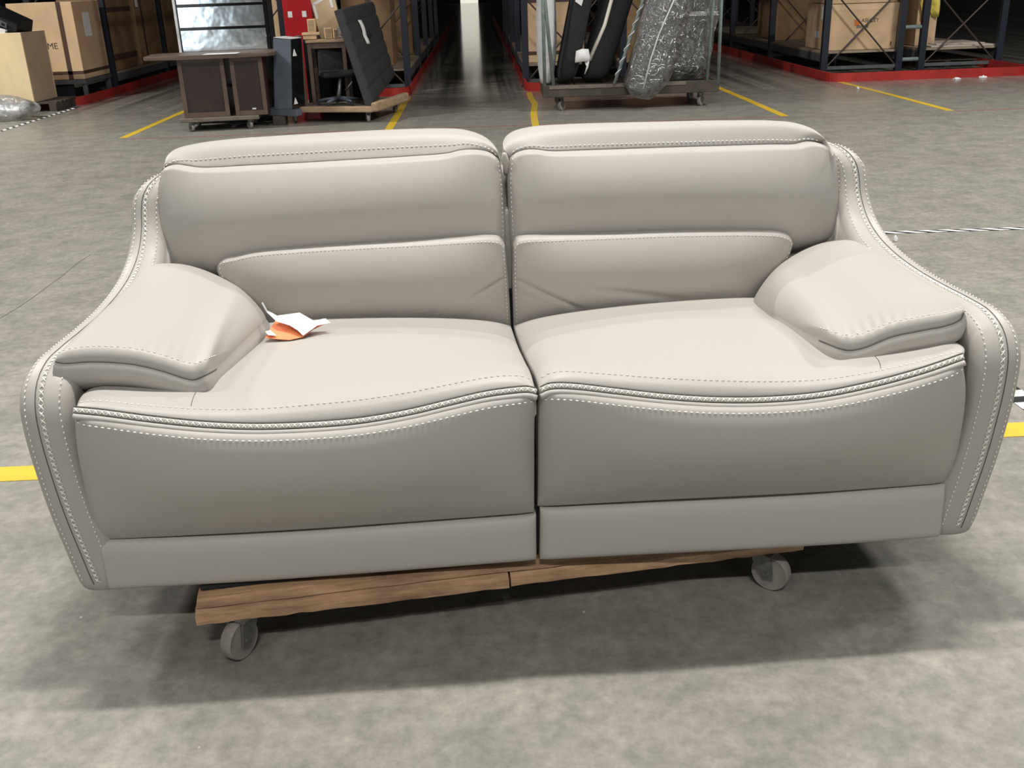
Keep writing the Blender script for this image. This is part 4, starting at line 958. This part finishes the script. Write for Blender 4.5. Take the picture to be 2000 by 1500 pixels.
# ================================================================== CAGE TROLLEY AND LOAD
cg = thing('cage_trolley', 'dark wooden cage trolley with green tube uprights full of mattresses', 'trolley', (1.70, 11.72, 0), -0.02)
MB().box((-1.0, -.02, .155), (1.0, .035, .285)).bevel(.006).build('front_rail', M['cartwood'], cg)
MB().box((-1.0, .80, .155), (1.0, .855, .285)).bevel(.006).build('rear_rail', M['cartwood'], cg)
for x in (-1.0, .945): MB().box((x, .036, .155), (x + .055, .799, .285)).bevel(.006).build('end_rail', M['cartwood'], cg)
for k in range(6): MB().box((-.94 + k * .314, .037, .255), (-.94 + k * .314 + .304, .798, .28)).bevel(.003, 1).build('plank', M['cartwood'], cg)
MB().box((-.93, -.027, .245), (.62, -.021, .285)).bevel(.002, 1).build('edge_strip', M['greywood'], cg)
for p in ((-.80, .06), (.80, .06), (-.8, .76), (.8, .76)): caster(cg, (p[0], p[1], 0), .055, -.7, .155, .036)
def cagetube(pts, nm='upright_tube'): MB().tube(pts, .02, 10).build(nm, M['cagetube'], cg, True)
cagetube([(-.98, -.005, .28), (-.985, -.005, 1.9)]); cagetube([(-.88, -.005, .28), (-.96, -.005, 1.2), (-.97, -.005, 1.9)])
cagetube([(.86, -.005, .28), (.90, -.005, 1.3), (.90, -.005, 1.9)]); cagetube([(.985, -.005, .24), (.985, -.005, 1.9)])
for x in (-.97, .97): cagetube([(x, .83, .28), (x, .83, 1.9)])
cagetube([(-.985, -.005, 1.88), (.985, -.005, 1.88)], 'top_rail'); cagetube([(-.97, .83, 1.88), (.97, .83, 1.88)], 'top_rail')
for x in (-.985, .985): cagetube([(x, 0, 1.3), (x, .83, 1.3)], 'end_bar')
lt_ = thing('leaning_tube', 'loose green tube wrapped in plastic leaning across the cage trolley', 'tube', (1.50, 11.66, .288))
MB().tube([(0, 0, 0), (.12, .0, .32), (.24, .01, .66), (.45, .02, 1.25)], .018, 10).build('tube_body', M['cagetube'], lt_, True)
MB().tube([(.012 + .36 * i / 60 + .02 * math.cos(i * .8), .018 * math.sin(i * .8), .04 + i * .0165) for i in range(61)], .007, 6).build('wrap_strand', M['bagwhite'], lt_, True)
def slab(name, label, cat, xb, xt, y0, y1, z0, z1, m, group=None, bev=.05, extra=None):
    t = thing(name, label, cat, (xb[0], y0, z0))
    ox, oy, oz = xb[0], y0, z0
    n = 10; mb = MB(); rings = []
    for i in range(n + 1):
        f_ = i / n; x0_ = xb[0] + (xt[0] - xb[0]) * f_; x1_ = xb[1] + (xt[1] - xb[1]) * f_; z = z0 + (z1 - z0) * f_
        e = min(f_, 1 - f_) * n; sh = .03 if e < .5 else 0.0
        rings.append([mb.bm.verts.new((p[0] - ox, p[1] - oy, z - oz)) for p in ((x0_ + sh, y0 + .05), (x0_ + sh + .05, y0 + sh), (x1_ - sh - .05, y0 + sh), (x1_ - sh, y0 + .05), (x1_ - sh, y1), (x0_ + sh, y1))])
    for A, B in zip(rings, rings[1:]):
        for k in range(6): mb.bm.faces.new([A[k], A[(k + 1) % 6], B[(k + 1) % 6], B[k]])
    mb.bm.faces.new(rings[0][::-1]); mb.bm.faces.new(rings[-1])
    o = mb.build('mattress_body', m, t, 60)
    sm = o.modifiers.new('round', 'SUBSURF'); sm.levels = 1; sm.render_levels = 2
    return t
zc = .288
s1 = slab('mattress', 'black mattress with white label, leftmost dark one in the cage trolley', 'mattress', (.84, 1.09), (1.16, 1.42), 11.76, 12.45, zc, 1.75, M['blackfab'])
MB().hexa([(.235, -.006, .88), (.305, -.006, .83), (.40, -.006, 1.15), (.33, -.006, 1.2), (.235, -.001, .88), (.305, -.001, .83), (.40, -.001, 1.15), (.33, -.001, 1.2)]).build('label_strip', M['paper'], s1)
s2 = slab('mattress', 'black mattress with cream edge piping in the middle of the cage trolley', 'mattress', (1.11, 1.46), (1.56, 1.95), 11.82, 12.45, zc, 1.75, M['blackfab'])
MB().tube([(.13, .02, .25), (.30, .01, .62), (.44, .01, 1.1), (.50, .01, 1.4)], .022, 8).build('edge_piping', M['cream'], s2, True)
pt = WY(1140, 108, 11.70); tg = thing('paper_tag', 'white paper tag hanging at the foot of the black mattresses', 'tag', tuple(pt))
draped([[(-.085, .0, .05), (-.02, -.012, .07), (.055, 0, .065)], [(-.095, -.01, -.02), (-.02, -.03, .0), (.07, -.01, -.02)], [(-.10, -.01, -.075), (-.03, -.035, -.065), (.065, -.015, -.06)]], 'tag_sheet', M['paper'], tg, .0015)
draped([[(.0, .003, -.05), (.065, .003, -.06)], [(.03, .0, -.12), (.05, .0, -.13)], [(.008, 0, -.20), (.014, 0, -.205)]], 'tag_tail', M['paper'], tg, .0015)
bag('white_bag', 'white padded bag bulging out of the left end of the cage trolley', (.775, 12.12, .288), (.115, .28, .80), M['bagwhite'], 12, 0, 'bag', .06)
s3 = slab('mattress', 'grey mattress in clear plastic leaning out over the trolley front', 'mattress', (1.60, 2.02), (2.02, 2.50), 11.52, 11.72, .19, 1.75, M['greyfoam'])
fl_ = MB(); rings = []
for i in range(13):
    f_ = i / 12; x0_ = 1.57 + .42 * f_ - 1.60; x1_ = 2.05 + .48 * f_ - 1.60; z = -.03 + 1.60 * f_; j = lambda: random.uniform(-.012, .012); pin = .10 * max(0, 1 - i) 
    rings.append([fl_.bm.verts.new((p[0] + j(), p[1] + j(), z + j() - (.03 if k in (1, 2, 3) and i == 0 else 0))) for k, p in enumerate(((x0_ + pin, -.015), (x0_ + .12 + pin * .5, -.04), ((x0_ + x1_) / 2, -.05), (x1_ - .12 - pin * .5, -.04), (x1_ - pin, -.015), (x1_ - pin, .225), (x0_ + pin, .225)))])
for A, B in zip(rings, rings[1:]):
    for k in range(7): fl_.bm.faces.new([A[k], A[(k + 1) % 7], B[(k + 1) % 7], B[k]])
fl_.bm.faces.new(rings[0][::-1]); fl_.bm.faces.new(rings[-1]); fl_.build('plastic_cover', M['film'], s3, True)
MB().tube([(.20, -.062, .05), (.27, -.062, .35), (.36, -.06, .62), (.60, -.058, 1.15)], .007, 6).build('film_glint', M['bagwhite'], s3, True)  # white strand modelled as a bright highlight along the film
s4 = slab('mattress', 'dark grey block in shiny plastic at the right end of the cage trolley', 'mattress', (2.05, 2.56), (2.15, 2.78), 11.86, 12.45, zc, 1.75, M['darkfoam'])
f4 = MB().hexa([(-.02, -.03, .003), (.53, -.03, .003), (.53, .60, .003), (-.02, .60, .003), (.07, -.05, 1.48), (.76, -.05, 1.48), (.76, .60, 1.48), (.07, .60, 1.48)])
bmesh.ops.subdivide_edges(f4.bm, edges=f4.bm.edges[:], cuts=8, use_grid_fill=True)
for v in f4.bm.verts: v.co += Vector((random.uniform(-.012, .012), random.uniform(-.02, .01), 0))
f4.build('plastic_cover', M['film'], s4, True)
MB().box((.05, -.065, .68), (.62, -.055, .73)).bevel(.004).build('stretch_band', M['film2'], s4)

# ================================================================== CRACK in the floor slab
pts = [F(*p) for p in ((-40, 650), (0, 622), (40, 598), (62, 583), (90, 562), (118, 542), (150, 515), (178, 497))]
mb = MB(); mb.tube([(p[0], p[1] + random.uniform(-.008, .008), .0002) for p in pts], .0017, 4); mb.build('crack', M['groove'], floor)

def glints(parent, x0, dx, y, z0, z1, wdt, n, seed):  # short white strokes standing in for highlights on the plastic
    rnd = random.Random(seed); mb = MB()
    for i in range(n):
        z = rnd.uniform(z0, z1); x = x0 + dx * z + rnd.uniform(.06, wdt - .06); a = rnd.choice((rnd.uniform(-.5, .3), rnd.uniform(.9, 1.4))); L = rnd.uniform(.03, .10)
        pts = [(x + math.cos(a) * L * (t - .5) + .008 * math.sin(t * 5), y - .004 * math.sin(t * 3), z + math.sin(a) * L * (t - .5) + .012 * math.sin(t * 4)) for t in (0, .25, .5, .75, 1)]
        mb.tube(pts, [.001, .003, rnd.uniform(.003, .006), .003, .001], 5)
    stuff(mb.build('film_glints', M['bagwhite'], parent, True))
glints(s3, -.02, .27, -.056, .06, 1.0, .46, 30, 2)
glints(s4, .02, .09, -.055, .1, .95, .56, 26, 5)
